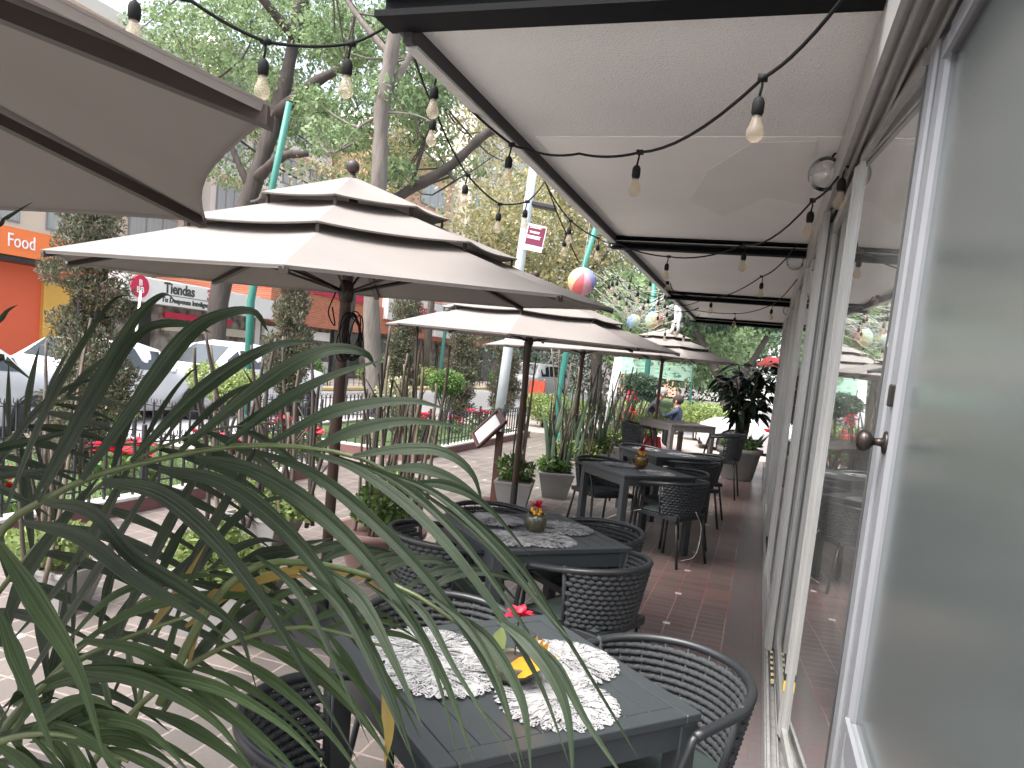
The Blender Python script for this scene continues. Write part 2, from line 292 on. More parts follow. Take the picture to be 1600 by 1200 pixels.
RB = [solid('pastel_'+n, c) for n, c in (('blue', (.18, .30, .62)), ('cyan', (.35, .60, .62)), ('green', (.42, .62, .42)), ('yellow', (.66, .64, .28)), ('orange', (.68, .40, .22)), ('red', (.60, .12, .13)), ('pink', (.60, .33, .42)), ('violet', (.30, .30, .60)))]
# ------------------------------------------------------------------ mesh builder
def rot(a, axis='Z'): return Matrix.Rotation(a, 3, axis)
class MB:
    def __init__(s): s.v = []; s.f = []; s.m = []; s.cur = 0; s.at = {}
    def add(s, vs, fs):
        o = len(s.v); s.v += [tuple(v) for v in vs]; s.f += [tuple(i+o for i in f) for f in fs]; s.m += [s.cur]*len(fs)
    def box(s, c, d, r=None, top=None, bev=0):
        hx, hy, hz = d[0]/2, d[1]/2, d[2]/2
        tx, ty = (top[0]/2, top[1]/2) if top else (hx, hy)
        if bev and not top:
            b = min(bev, hx*.9, hy*.9, hz*.9); vs = []; fs = []
            # chamfered box: three rings of 8
            def ring(ix, iy, z): return [(-ix, -iy+b, z), (-ix+b, -iy, z), (ix-b, -iy, z), (ix, -iy+b, z), (ix, iy-b, z), (ix-b, iy, z), (-ix+b, iy, z), (-ix, iy-b, z)]
            rings = [ring(hx-b*.6, hy-b*.6, -hz), ring(hx, hy, -hz+b), ring(hx, hy, hz-b), ring(hx-b*.6, hy-b*.6, hz)]
            for q in rings: vs += q
            for k in range(3):
                for i in range(8): fs.append((k*8+i, k*8+(i+1) % 8, k*8+8+(i+1) % 8, k*8+8+i))
            fs.append(tuple(range(7, -1, -1))); fs.append(tuple(range(24, 32)))
        else:
            vs = [(-hx, -hy, -hz), (hx, -hy, -hz), (hx, hy, -hz), (-hx, hy, -hz), (-tx, -ty, hz), (tx, -ty, hz), (tx, ty, hz), (-tx, ty, hz)]
            fs = [(3, 2, 1, 0), (4, 5, 6, 7), (0, 1, 5, 4), (1, 2, 6, 5), (2, 3, 7, 6), (3, 0, 4, 7)]
        c = Vector(c); s.add([(r @ Vector(v) if r else Vector(v))+c for v in vs], fs)
    def tube(s, pts, r, n=8, cap=True, flat=1):
        pts = [Vector(p) for p in pts]; k = len(pts)
        rs = r if isinstance(r, (list, tuple)) else [r]*k
        vs = []; up = None
        for i, p in enumerate(pts):
            d = (pts[min(i+1, k-1)]-pts[max(i-1, 0)])
            if d.length < 1e-9: d = Vector((0, 0, 1))
            d.normalize()
            if up is None:
                a = Vector((0, 0, 1)) if abs(d.z) < .9 else Vector((1, 0, 0)); u = d.cross(a).normalized()
            else:
                u = (up-d*up.dot(d))
                u = u.normalized() if u.length > 1e-6 else d.orthogonal().normalized()
            up = u; v2 = d.cross(u)
            for j in range(n):
                a = 2*PI*j/n; vs.append(p+(u*math.cos(a)+v2*math.sin(a)*flat)*rs[i])
        fs = [(i*n+j, i*n+(j+1) % n, (i+1)*n+(j+1) % n, (i+1)*n+j) for i in range(k-1) for j in range(n)]
        if cap: fs += [tuple(range(n-1, -1, -1)), tuple((k-1)*n+j for j in range(n))]
        s.add(vs, fs)
    def lathe(s, prof, c=(0, 0, 0), n=24, r=None, cap=True):
        c = Vector(c); vs = []
        for (rad, z) in prof:
            for j in range(n):
                a = 2*PI*j/n; v = Vector((rad*math.cos(a), rad*math.sin(a), z)); vs.append((r @ v if r else v)+c)
        k = len(prof); fs = [(i*n+j, i*n+(j+1) % n, (i+1)*n+(j+1) % n, (i+1)*n+j) for i in range(k-1) for j in range(n)]
        if cap: fs += [tuple(range(n-1, -1, -1)), tuple((k-1)*n+j for j in range(n))]
        s.add(vs, fs)
    def ball(s, c, r, n=16, k=10, sq=(1, 1, 1)):
        pr = [(max(1e-4, r*math.sin(PI*i/k)), -r*math.cos(PI*i/k)) for i in range(k+1)]
        s.lathe(pr, c, n, Matrix.Diagonal(Vector(sq)))
    def grid(s, P):   # P[i][j] points
        a, b = len(P), len(P[0]); s.add([p for r_ in P for p in r_], [(i*b+j, i*b+j+1, (i+1)*b+j+1, (i+1)*b+j) for i in range(a-1) for j in range(b-1)])
    def prism(s, poly, t, org, ux, uy):   # polygon in plane ux,uy extruded by vector t
        org, ux, uy, t = Vector(org), Vector(ux), Vector(uy), Vector(t); n = len(poly)
        a = [org+ux*p[0]+uy*p[1] for p in poly]; vs = a+[v+t for v in a]
        s.add(vs, [tuple(range(n)), tuple(range(2*n-1, n-1, -1))]+[(i, n+i, n+(i+1) % n, (i+1) % n) for i in range(n)])
    def strap(s, pts, wid, nrm, fold, prof):
        pts = [Vector(p) for p in pts]; k = len(pts); vs = []; o = len(s.v); off = random.random()*10
        for i, p in enumerate(pts):
            t = i/(k-1); d = (pts[min(i+1, k-1)]-pts[max(i-1, 0)]).normalized(); sd = d.cross(Vector(nrm)); sd = sd.normalized() if sd.length > 1e-5 else Vector((1, 0, 0))
            w_ = wid*prof(t)/2; up = sd.cross(d).normalized()
            for j, (a, h_) in enumerate(((-1, .8), (-.6, .62), (-.25, .30), (0, -.2), (.25, .30), (.6, .62), (1, .8))):
                s.at[o+len(vs)] = a*.5+.5+off; vs.append(p+sd*w_*a+up*w_*fold*h_)
        s.add(vs, [(i*7+j, i*7+j+1, i*7+j+8, i*7+j+7) for i in range(k-1) for j in range(6)])
    def blade(s, pts, wid, nrm=None, fold=.25, prof=None):
        """long leaf: pts spine, wid max width; V section"""
        pts = [Vector(p) for p in pts]; k = len(pts); vs = []
        for i, p in enumerate(pts):
            t = i/(k-1); d = (pts[min(i+1, k-1)]-pts[max(i-1, 0)]).normalized()
            n_ = Vector(nrm) if nrm is not None else Vector((0, 0, 1))
            sd = d.cross(n_)
            sd = sd.normalized() if sd.length > 1e-5 else Vector((1, 0, 0))
            w_ = wid*(prof(t) if prof else math.sin(PI*min(1, .08+.92*t)**.75)**.8 if t < 1 else 0)/2
            up = sd.cross(d).normalized()
            vs += [p-sd*w_+up*w_*fold, p-up*w_*fold*.2, p+sd*w_+up*w_*fold]
        s.add(vs, [(i*3+j, i*3+j+1, i*3+j+4, i*3+j+3) for i in range(k-1) for j in (0, 1)])
    def build(s, name, m, parent=None, smooth=False, loc=None):
        me = bpy.data.meshes.new(name); me.from_pydata(s.v, [], s.f)
        ms = m if isinstance(m, (list, tuple)) else [m]
        for x in ms: me.materials.append(MT[x] if isinstance(x, str) else x)
        if len(ms) > 1: me.polygons.foreach_set('material_index', s.m)
        if smooth: me.polygons.foreach_set('use_smooth', [True]*len(me.polygons))
        if s.at:
            A = me.attributes.new('across', 'FLOAT', 'POINT'); A.data.foreach_set('value', [s.at.get(i, 0.) for i in range(len(s.v))])
        me.update(); o = bpy.data.objects.new(name, me); C.objects.link(o)
        if parent: o.parent = parent
        if loc is not None: o.location = loc
        return o
def leaves(name, centers, n, size, m, parent=None, spread=1., asp=.55, seed=1, droop=0., sizevar=.5):
    """n small folded leaves spread through ellipsoidal clumps: centers = [(x,y,z,rx,ry,rz)]"""
    rg = np.random.default_rng(seed); ce = np.array(centers, float)
    vol = (ce[:, 3]*ce[:, 4]*ce[:, 5])**(.72); idx = rg.choice(len(ce), n, p=vol/vol.sum())
    d = rg.normal(size=(n, 3)); d /= np.linalg.norm(d, axis=1)[:, None]; rad = rg.uniform(.25, 1, n)**.45
    P = ce[idx, :3]+d*rad[:, None]*ce[idx, 3:]*spread
    a = rg.normal(size=(n, 3)); a[:, 2] -= droop; a = a+d*.7; a /= np.linalg.norm(a, axis=1)[:, None]
    b = np.cross(a, rg.normal(size=(n, 3))); b /= np.linalg.norm(b, axis=1)[:, None]; nn = np.cross(a, b)
    L_ = (size*rg.uniform(1-sizevar, 1+sizevar, n))[:, None]
    v0 = P; v1 = P+a*L_*.5+b*L_*asp*.5+nn*L_*.08; v2 = P+a*L_; v3 = P+a*L_*.5-b*L_*asp*.5+nn*L_*.08
    V = np.stack([v0, v1, v2, v3], 1).reshape(-1, 3)
    me = bpy.data.meshes.new(name); me.vertices.add(4*n); me.vertices.foreach_set('co', V.ravel())
    me.loops.add(4*n); me.loops.foreach_set('vertex_index', np.arange(4*n)); me.polygons.add(n)
    me.polygons.foreach_set('loop_start', np.arange(n)*4); me.polygons.foreach_set('loop_total', np.full(n, 4))
    me.materials.append(MT[m] if isinstance(m, str) else m); me.update(calc_edges=True); me.validate()
    o = bpy.data.objects.new(name, me); C.objects.link(o)
    if parent: o.parent = parent
    return o
def thing(name, label, cat, loc=(0, 0, 0), rz=0, group=None):
    o = bpy.data.objects.new(name, None); C.objects.link(o); o.location = loc; o.rotation_euler = (0, 0, rz)
    o['label'] = label; o['category'] = cat
    if group: o['group'] = group
    return o
def tag(o, label, cat, group=None):
    o['label'] = label; o['category'] = cat
    if group: o['group'] = group
    return o
def struct(o): o['kind'] = 'structure'; return o
def copytree(o, parent=None):
    c = o.copy(); C.objects.link(c)
    if parent: c.parent = parent
    for ch in list(o.children): copytree(ch, c)
    return c
def dup(o, label, loc, rz=0, group=None, scale=None):
    c = copytree(o); c.location = loc; c.rotation_euler = (0, 0, rz); c['label'] = label
    if group: c['group'] = group
    if scale: c.scale = scale
    return c
def spline(pts, n=12):
    P = [np.array(p, float) for p in pts]; P = [2*P[0]-P[1]]+P+[2*P[-1]-P[-2]]; out = []; k = len(P)-3
    for i in range(n):
        u = i/(n-1)*k; j = min(int(u), k-1); t = u-j; a, b, c, d = P[j:j+4]
        out.append(Vector(.5*((2*b)+(-a+c)*t+(2*a-5*b+4*c-d)*t*t+(-a+3*b-3*c+d)*t**3)))
    return out
def text(name, body, size, m, parent, loc, rotz=PI/2, depth=.02, bold=0, sx=1.):
    cu = bpy.data.curves.new(name, 'FONT'); cu.body = body; cu.size = size; cu.extrude = depth; cu.offset = bold; cu.resolution_u = 3
    o = bpy.data.objects.new(name, cu); C.objects.link(o); me = bpy.data.meshes.new_from_object(o); bpy.data.objects.remove(o); bpy.data.curves.remove(cu)
    me.materials.clear(); me.materials.append(MT[m]); o = bpy.data.objects.new(name, me); C.objects.link(o)
    o.parent = parent; o.location = loc; o.rotation_euler = (PI/2, 0, rotz); o.scale = (sx, 1, 1); return o
# ================================================================== GROUND
def sheet(name, x0, x1, y0, y1, z, m, th=0):
    b = MB()
    if th: b.box(((x0+x1)/2, (y0+y1)/2, z-th/2), (x1-x0, y1-y0, th))
    else: b.add([(x0, y0, z), (x1, y0, z), (x1, y1, z), (x0, y1, z)], [(0, 1, 2, 3)])
    return struct(b.build(name, m))
sheet('ground', -70, 70, -35, 130, -.2, 'earth')
sheet('road', -15.5, -8.35, -30, 110, -.13, 'asphalt')
sheet('cross_street', -8.35, 40, 22.5, 32, -.126, 'asphalt')
sheet('patio_floor', -8.2, .2, -4, 17.5, 0, 'pavers', .15)
sheet('far_pavement', -20, -15.65, -30, 110, 0, 'sidewalk', .15)
sheet('side_pavement', -8.2, 14, 17.5, 22.3, -.004, 'sidewalk', .15)
sheet('park_ground', -8.2, 12, 32.2, 60, 0, 'soil', .15)
b = MB(); b.box((-15.58, 40, -.055), (.14, 138, .13), bev=.02); struct(b.build('far_kerb', 'yellowkerb'))
b = MB(); b.box((-8.27, 6.6, -.05), (.14, 31, .14), bev=.02); struct(b.build('near_kerb', 'kerbwhite'))
# ================================================================== RESTAURANT: canopy, glass front, door
rest = thing('restaurant_building', 'glass fronted restaurant with a white stucco canopy, aluminium sliding windows and frosted door', 'building', (0, 0, 0))
CZ = 2.85
b = MB(); b.box((-.43, 8.75, CZ+.11), (1.9, 12.3, .22)); b.build('canopy', 'stucco', rest)
b = MB()
for y0, y1 in ((3.9, 6.66), (6.84, 10.7), (10.9, 14.8)):
    b.box((-.52, (y0+y1)/2, CZ-.003), (1.56, y1-y0, .006))
b.build('ceiling_plaster', 'plaster', rest)
b = MB(); b.prism([(.10, 3.95), (.13, 5.3), (-.12, 5.1), (-.42, 5.7), (-.62, 5.25), (-.45, 4.5), (-.2, 3.98)], (0, 0, .003), (0, 0, CZ-.0095), (1, 0, 0), (0, 1, 0)); b.build('ceiling_patch', 'patch', rest)
for i, y in enumerate((2.62, 6.75, 10.8, 14.85)):
    b = MB(); d = .105
    if i:
        b.box((-.6, y, CZ-d/2-.004), (1.66, .012, d)); b.box((-.6, y-.045, CZ-d), (1.66, .1, .014)); b.box((-.6, y-.045, CZ-.014), (1.66, .1, .012))
    else:
        b.box((-.54, 2.56, CZ+.12), (1.86, .05, .29)); b.box((-.54, 2.53, CZ-.018), (1.86, .14, .022)); b.box((-.54, 2.52, CZ+.07), (1.86, .05, .012)); b.box((-.54, 2.50, CZ+.20), (1.86, .16, .02))
    bm_ = b.build('beam', 'blacksteel', rest)
    if i: b = MB(); b.box((-.6, y-.0475, CZ-d*.45), (1.64, .098, .006)); b.build('beam_lip', 'alu', bm_)
b = MB(); b.box((-1.40, 8.76, CZ-.03), (.035, 12.34, .075)); b.box((-1.43, 8.76, CZ+.1), (.02, 12.34, .26)); b.build('edge_trim', 'darkangle', rest)
b = MB(); b.box((-1.395, 8.77, CZ-.074), (.05, 12.3, .012)); b.build('edge_strip', 'alu', rest)
b = MB(); b.box((.38, 7.9, 2.79), (.26, 14.6, .2)); b.box((.46, -2.9, 1.5), (.2, 7.0, 2.8)); b.build('wall_header', 'plaster', rest)
b = MB(); b.box((2.4, 6, 3.4), (4.2, 24, 1.1)); b.box((.42, 6, 3.6), (.12, 24, 1.4)); b.build('upper_wall', 'whitewall', rest)
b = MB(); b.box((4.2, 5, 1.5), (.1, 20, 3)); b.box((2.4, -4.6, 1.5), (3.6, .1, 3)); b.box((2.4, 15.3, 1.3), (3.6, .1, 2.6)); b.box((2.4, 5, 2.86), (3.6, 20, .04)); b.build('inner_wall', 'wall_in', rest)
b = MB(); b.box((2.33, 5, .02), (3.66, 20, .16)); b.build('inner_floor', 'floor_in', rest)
b = MB()
for k in range(7):
    b.box((1.9+(k % 2)*1.1, 1.2+k*1.9, .75), (.75, .75, .05)); b.box((1.9+(k % 2)*1.1, 1.2+k*1.9, .4), (.08, .08, .65))
b.build('inner_tables', 'table', rest)
b = MB(); b.box((.275, 8.0, .05), (.15, 14.4, .1)); b.box((.212, 8, .115), (.012, 14.4, .03)); b.box((.25, 8, .112), (.006, 14.4, .024)); b.box((.29, 8, .112), (.008, 14.4, .024)); b.box((.335, 8, .115), (.02, 14.4, .03))
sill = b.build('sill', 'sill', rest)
b = MB(); b.box((.27, 7.8, 2.68), (.11, 14.6, .05)); b.box((.214, 7.8, 2.735), (.018, 14.6, .20)); b.box((.245, 7.8, 2.645), (.01, 14.6, .05)); b.box((.285, 7.8, 2.645), (.01, 14.6, .05)); b.box((.325, 7.8, 2.645), (.01, 14.6, .05)); b.build('head_rail', 'alu', rest)
b = MB(); ta, tb2 = G(1222, 1066, .14).y, G(1205, 905, .14).y; b.box((.236, (ta+tb2)/2, .128), (.016, tb2-ta, .012)); b.build('hazard_tape', 'hazard', sill)
def panel(x, y0, y1, z0, z1, st=.06, dp=.032, name='window'):
    f = MB(); zc = (z0+z1)/2
    for y in (y0+st/2, y1-st/2):
        f.box((x, y, zc), (dp, st, z1-z0), bev=.004); f.box((x-dp/2-.004, y, zc), (.008, st*.35, z1-z0-.01))
    f.box((x, (y0+y1)/2, z0+.04), (dp*.9, y1-y0-2*st, .08)); f.box((x, (y0+y1)/2, z1-.03), (dp*.9, y1-y0-2*st, .06))
    o = f.build(name, 'alu', rest)
    g = MB(); g.box((x, (y0+y1)/2, zc+.01), (.006, y1-y0-2*st+.004, z1-z0-.13)); g.build('pane', 'glass', o); return o
ys = [4.5, 6.25, 8.0, 9.75, 11.5, 13.2, 15.0]
for i in range(6):
    panel(.222+(i % 2)*.03, ys[i]+.02, ys[i+1]+.06, .13, 2.65)
panel(.27, 3.40, 4.60, .13, 2.585, st=.065)
Ra = rot(math.atan2(.274-.326, .95)*-1); cA = ((.274+.326)/2, 2.925)
f = MB(); f.box((cA[0], cA[1], .155), (.026, .96, .05), Ra); f.box((cA[0], cA[1], 2.62), (.026, .96, .05), Ra); f.box((.272, 3.40, 1.38), (.022, .02, 2.5)); f = f.build('window', 'alu', rest)
g = MB(); g.box((cA[0], cA[1], 1.38), (.006, .97, 2.43), Ra); g.build('pane', 'glass', f)
for y in (4.60, 4.69, 4.78, 6.42, 9.9, 13.35):
    b = MB(); b.box((.245, y, 1.36), (.09, .03, 2.46), bev=.005); b.box((.2, y, 1.36), (.006, .012, 2.46)); b.build('mullion', 'alu', rest)
b = MB(); b.box((.252, 3.45, .36), (.012, .075, .05), bev=.003); b.build('stile_stop', 'yellow', rest)
b = MB(); b.box((.252, 3.45, .40), (.014, .075, .028)); b.build('stile_cap', 'black', rest)
# frosted door and its white jamb
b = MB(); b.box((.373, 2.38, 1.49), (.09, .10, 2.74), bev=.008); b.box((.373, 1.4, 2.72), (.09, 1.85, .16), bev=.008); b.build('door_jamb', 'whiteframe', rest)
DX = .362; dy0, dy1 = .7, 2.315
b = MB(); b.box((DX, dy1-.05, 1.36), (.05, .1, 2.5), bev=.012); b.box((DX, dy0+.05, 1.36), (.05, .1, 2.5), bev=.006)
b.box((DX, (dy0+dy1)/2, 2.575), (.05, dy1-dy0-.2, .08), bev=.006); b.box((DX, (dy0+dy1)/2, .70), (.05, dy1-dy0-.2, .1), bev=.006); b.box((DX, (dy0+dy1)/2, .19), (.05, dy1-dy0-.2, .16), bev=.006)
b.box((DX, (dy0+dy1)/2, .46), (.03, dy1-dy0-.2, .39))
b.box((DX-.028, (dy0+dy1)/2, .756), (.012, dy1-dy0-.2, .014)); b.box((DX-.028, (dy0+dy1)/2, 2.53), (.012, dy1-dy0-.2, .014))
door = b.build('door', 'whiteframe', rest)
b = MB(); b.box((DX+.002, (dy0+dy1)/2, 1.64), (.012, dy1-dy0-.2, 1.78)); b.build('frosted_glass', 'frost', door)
kp = Xp(1384, 692, DX-.025)
b = MB(); RX = Matrix.Rotation(-PI/2, 3, 'Y')
b.lathe([(.012, -.004), (.030, -.004), (.033, .002), (.03, .006), (.012, .010), (.010, .026), (.013, .032), (.026, .040), (.031, .052), (.029, .064), (.018, .073), (.004, .076)], (DX-.026, dy1-.05, kp.z), 20, RX)
b.build('knob', 'chrome', door, True)
b = MB(); b.box((DX-.03, dy1-.06, kp.z+.13), (.016, .03, .06), bev=.004); b.build('latch', 'chrome', door)
# glass globe lamps on the wall under the canopy
for i, (px, py, r, lb) in enumerate([(1290, 272, .085, 'clear glass globe lamp nearest the camera where canopy meets window wall'), (1243, 408, .08, 'clear glass globe lamp under canopy just past the first long black beam'), (1232, 485, .08, 'small clear glass globe lamp under canopy beyond the second black beam')]):
    Yl = (4.15, 7.3, 11.6)[i]; c = Yp(px, py, Yl)
    t = thing('wall_lamp', lb, 'lamp', c, 0, 'glass globe lamps along the canopy')
    b = MB(); b.ball((0, 0, 0), r, 20, 14); b.build('globe', 'clearglass', t, True)
    b = MB(); b.tube(spline([(.02, 0, r), (.05, 0, r+.04), (.02+max(0., .19-c.x), 0, r+.02)], 8), .006, 6); b.build('bracket', 'rubber', t, True)
# ================================================================== STRING LIGHTS
def string(label, anchors, bulbs, sag=.05, rad=.006, scale=1., group=None):
    """anchors: cable points; bulbs: indices of anchors where a socket hangs"""
    t = thing('string_light', label, 'string light', anchors[0], 0, group or 'festoon string lights'); o = Vector(anchors[0])
    A = [Vector(a)-o for a in anchors]; b = MB(); path = []
    for i in range(len(A)-1):
        for k in range(8):
            u = k/8; p = A[i].lerp(A[i+1], u); p.z -= sag*4*u*(1-u)*min(1.5, (A[i+1]-A[i]).length); path.append(p)
    path.append(A[-1]); b.tube(path, rad, 6); b.build('cable', 'rubber', t, True)
    for i in bulbs:
        p = A[i]; b = MB(); dz = .055*scale; s = scale; lx = random.uniform(-.01, .01)
        b.box(p, (.03*s, .022*s, .018*s)); b.tube([p, p+Vector((.004+lx, 0, -dz*.5)), p+Vector((lx, 0, -dz))], .0045*s, 6)
        q = p+Vector((lx, 0, -dz))
        b.lathe([(.006*s, 0), (.015*s, -.008*s), (.019*s, -.02*s), (.019*s, -.05*s), (.0165*s, -.052*s), (.0165*s, -.058*s)], q, 14)
        so_ = b.build('socket', 'rubber', t, True)
        b = MB(); pr = [(.0135, -.056), (.0145, -.066), (.020, -.085), (.0265, -.103), (.0275, -.115), (.023, -.128), (.012, -.137), (.001, -.139)]
        b.lathe([(r_*s, z*s) for r_, z in pr], q, 14); bb = b.build('bulb', 'bulbglass', so_, True)
    return t
Zs = 2.70
def cz(l, z=Zs): return [G(a, c, z) for a, c in l]
string('black cable with amber bulbs zigzagging under canopy, nearest the camera', [G(1345, -40, 2.62)]+[G(1192, 122, 2.60), G(1000, 238, 2.63), G(905, 240, 2.66), G(822, 232, 2.74)], [1, 2])
string('cable along canopy edge with two big bulbs in front of the leaning branch', [Yp(628, 22, 2.75), Yp(680, 113, 3.05), Yp(800, 226, 3.6), G(822, 232, 2.74)], [1, 2], .03)
string('cable crossing the tree tops with two bulbs at upper left of the photo', [Yp(120, -70, 1.7), Yp(212, -28, 1.9), Yp(300, 2, 2.05), Yp(415, 65, 2.25), Yp(549, 68, 2.5), Yp(628, 22, 2.75)], [1, 3, 4], .04)
string('cable drooping from the first corner past two pale bulbs to the grey pole', [Yp(628, 22, 2.75), Yp(678, 168, 3.6), Yp(731, 274, 4.4), Yp(781, 319, 4.9), Yp(824, 315, 5.2), Yp(851, 284, 5.6)], [1, 2, 3, 4], .03)
string('cable sagging under canopy from second bulb row to beam end, amber bulbs', [G(1322, 258, 2.66), G(1270, 313, 2.63), G(1163, 382, 2.66), G(1045, 401, 2.64), G(967, 381, 2.72)], [0, 1, 2, 3])
string('long cable outside canopy edge running down past the teal pole', [Yp(851, 284, 5.6), Yp(892, 345, 6.3), Yp(935, 372, 6.8), G(967, 381, 2.72)], [1, 2], .03)
string('third cable under canopy just beyond the first long black beam', [G(1245, 383, 2.7), G(1190, 432, 2.66), G(1112, 466, 2.68), G(1048, 456, 2.74)], [1, 2], .03)
string('fourth cable under canopy in front of the second black beam', [G(1245, 437, 2.7), G(1207, 476, 2.68), G(1148, 490, 2.69), G(1082, 484, 2.74)], [1, 2], .02)
string('thin cable dropping straight from the canopy corner with small bulbs', [Yp(855, 290, 5.8), Yp(885, 365, 6.6), Yp(905, 410, 7.2)], [1], .02)
rg = random.Random(5)
for k, (lb) in enumerate(['tangled cable above the rainbow lanterns, highest of the far tangle', 'tangled cable looping left of the white hanging sheet in far tangle', 'tangled cable crossing in front of the far dark trees', 'lowest tangled cable just over the farthest parasol top', 'tangled cable ending by the small teal post in far tangle', 'tangled cable tied to the far end of canopy edge']):
    pts = []; n_ = 7
    for i in range(n_):
        pts.append(Yp(925+k*8+i*rg.uniform(20, 27), 428+k*13+rg.uniform(-14, 14)+i*3, 10+k*.8+rg.uniform(-.6, .6)))
    string(lb, pts, [1, 2, 3, 4, 5], .10, .005, 1.05)
b = MB()
for k in range(26):
    a = Yp(940+rg.uniform(-20, 40), 425+rg.uniform(-10, 50), 12); c = Yp(1060+rg.uniform(-30, 25), 440+rg.uniform(0, 60), 12.5); mid = (a+c)/2-Vector((0, 0, rg.uniform(.1, .55)))
    b.tube(spline([a, mid, c], 12), .004, 4)
tag(b.build('cable_tangle', 'wire'), 'messy tangle of thin pale wires hanging beyond the canopy edge', 'wires')
# ================================================================== PARASOLS
def ringpt(r, z, a): return Vector((r*math.cos(a), r*math.sin(a), z))
def tier(b, r0, z0, r1, z1, sag=.03, nr=7, na=8, th=.004, lip=.035, droop=.9):
    for k in range(8):
        a0, a1 = k*PI/4, (k+1)*PI/4
        for sgn in (0, 1):
            P = []
            for i in range(nr+1):
                t = i/nr; r = r0+(r1-r0)*t; z = z0+(z1-z0)*t; row = []
                for j in range(na+1):
                    u = j/na; p = ringpt(r, z, a0).lerp(ringpt(r, z, a1), u); q = 4*u*(1-u)
                    inw = q*sag*(1-t*.5); d = Vector((p.x, p.y, 0)).normalized()
                    p = p-d*inw*.9; p.z += (z1-z0)/(abs(r1-r0)+1e-6)*inw*.5 - q*sag*(.55*math.sin(PI*min(1, t*1.0+.02))+droop*(1-t)**2)
                    p.z -= th*sgn; row.append(p)
                P.append(row if not sgn else row[::-1])
            b.grid(P)
            if sgn == 0 and lip:
                L1 = P[0]; L2 = [p-Vector((0, 0, lip)) - Vector((p.x, p.y, 0)).normalized()*.004 for p in L1]; b.grid([L2, L1])
def make_parasol(label):
    t = thing('parasol', label, 'parasol', (0, 0, 0), 0, 'three tier parasols in a row along the patio')
    def part(b, n, m, z=2.0, smooth=True):
        o = b.build(n, m, t, smooth, (0, 0, z)); return o
    b = MB(); b.tube([(0, 0, 0), (0, 0, 2.2), (0, 0, 2.58)], [.031, .031, .022], 14); o = b.build('pole', 'pole', t, True)
    b = MB(); b.lathe([(.0, -.02), (.035, -.02), (.045, .02), (.04, .06), (.028, .1)], (0, 0, 0), 14); part(b, 'pole_hub', 'rib', 1.93)
    b = MB(); b.box((0, 0, .05), (.52, .52, .1), top=(.46, .46)); b.lathe([(.035, .1), (.035, .42), (.03, .42)], (0, 0, 0), 14); b.build('base', 'black', t)
    b = MB(); tier(b, 1.5, 0, .70, .245, .045, lip=.014, droop=.1); part(b, 'lower_canopy', 'canvas')
    b = MB(); tier(b, .932, .228, .36, .40, .028, lip=.008, droop=.5); part(b, 'middle_canopy', 'canvas')
    b = MB(); tier(b, .538, .406, .03, .575, .016, lip=.008, droop=.5); part(b, 'top_canopy', 'canvas')
    b = MB(); b.lathe([(.03, .56), (.035, .575), (.02, .585), (.015, .6)], (0, 0, 0), 16); b.ball((0, 0, .635), .037, 18, 12); part(b, 'finial', 'rib')
    for k in range(8):
        a = k*PI/4; b = MB(); n_ = Vector((math.cos(a), math.sin(a), 0)); s_ = Vector((-math.sin(a), math.cos(a), 0))
        for (r0, z0, r1, z1) in ((.05, .37, 1.495, -.018),):
            P0 = ringpt(r0, z0, a); P1 = ringpt(r1, z1, a); W, Hh = .017, .012
            vs = [P0-s_*W-Vector((0, 0, Hh)), P0+s_*W-Vector((0, 0, Hh)), P0+s_*W+Vector((0, 0, Hh)), P0-s_*W+Vector((0, 0, Hh)), P1-s_*W-Vector((0, 0, Hh)), P1+s_*W-Vector((0, 0, Hh)), P1+s_*W+Vector((0, 0, Hh)), P1-s_*W+Vector((0, 0, Hh))]
            b.add(vs, [(0, 1, 2, 3), (7, 6, 5, 4), (0, 4, 5, 1), (1, 5, 6, 2), (2, 6, 7, 3), (3, 7, 4, 0)])
        rb = part(b, 'rib', 'rib', 2.0, False)
        b = MB(); b.tube([ringpt(.04, -.03, a), ringpt(.78, .16, a)], .008, 6); s2 = b.build('strut', 'rib', rb, True)
        for rr, zz in ((.90, .20), (.50, .375)):
            b = MB(); b.box(ringpt(rr, zz, a), (.014, .016, .05), rot(a)); b.build('clip', 'rib', rb)
    return t
par = make_parasol('tan parasol in the middle, nearest whole one, with coiled cable on its pole')
def place_parasol(o, x, y, z, rz, tx=0, ty=0):
    o.location = (x, y, z-2.0); o.rotation_euler = (0, 0, 0)
    for ch in o.children:
        if ch.name.split('.')[0] in ('pole', 'base'):
            ch.rotation_euler = (0, 0, rz)
            if ch.name.startswith('base'): ch.location = (0, 0, 2.0-z)
        else: ch.rotation_euler = (ty, -tx, rz)
P2 = [('tan parasol overhead at top left, only its underside and two ribs showing', -2.04, .29, 1.955, .394, 0, 0),
      ('tan parasol second row, its left tip reaching in front of far column cypress', -2.276, 7.246, 1.905, .192, -.009, .019),
      ('tan parasol third in the row, mostly hidden below the canopy of the second', -2.615, 11.066, 1.914, .222, .025, .006),
      ('tan parasol farthest along the patio, beside the big dark leaved potted tree', -1.889, 14.696, 2.0, .457, .008, -.004)]
for lb, x, y, z, rz, tx, ty in P2:
    o = copytree(par); o['label'] = lb; place_parasol(o, x, y, z, rz, tx, ty)
place_parasol(par, -2.24, 3.683, 1.978, .394, .019, .043)
b = MB()
for k in range(9):
    r1, r2 = random.uniform(.035, .07), random.uniform(.10, .14); tl = random.uniform(-.25, .25); ph = random.uniform(-.02, .05)
    b.tube([(.05+ph+r1*math.cos(a)+tl*.1*math.sin(a), .03*math.cos(a+k), -.17+r2*math.sin(a)) for a in [2*PI*i/24 for i in range(25)]], .0035, 5)
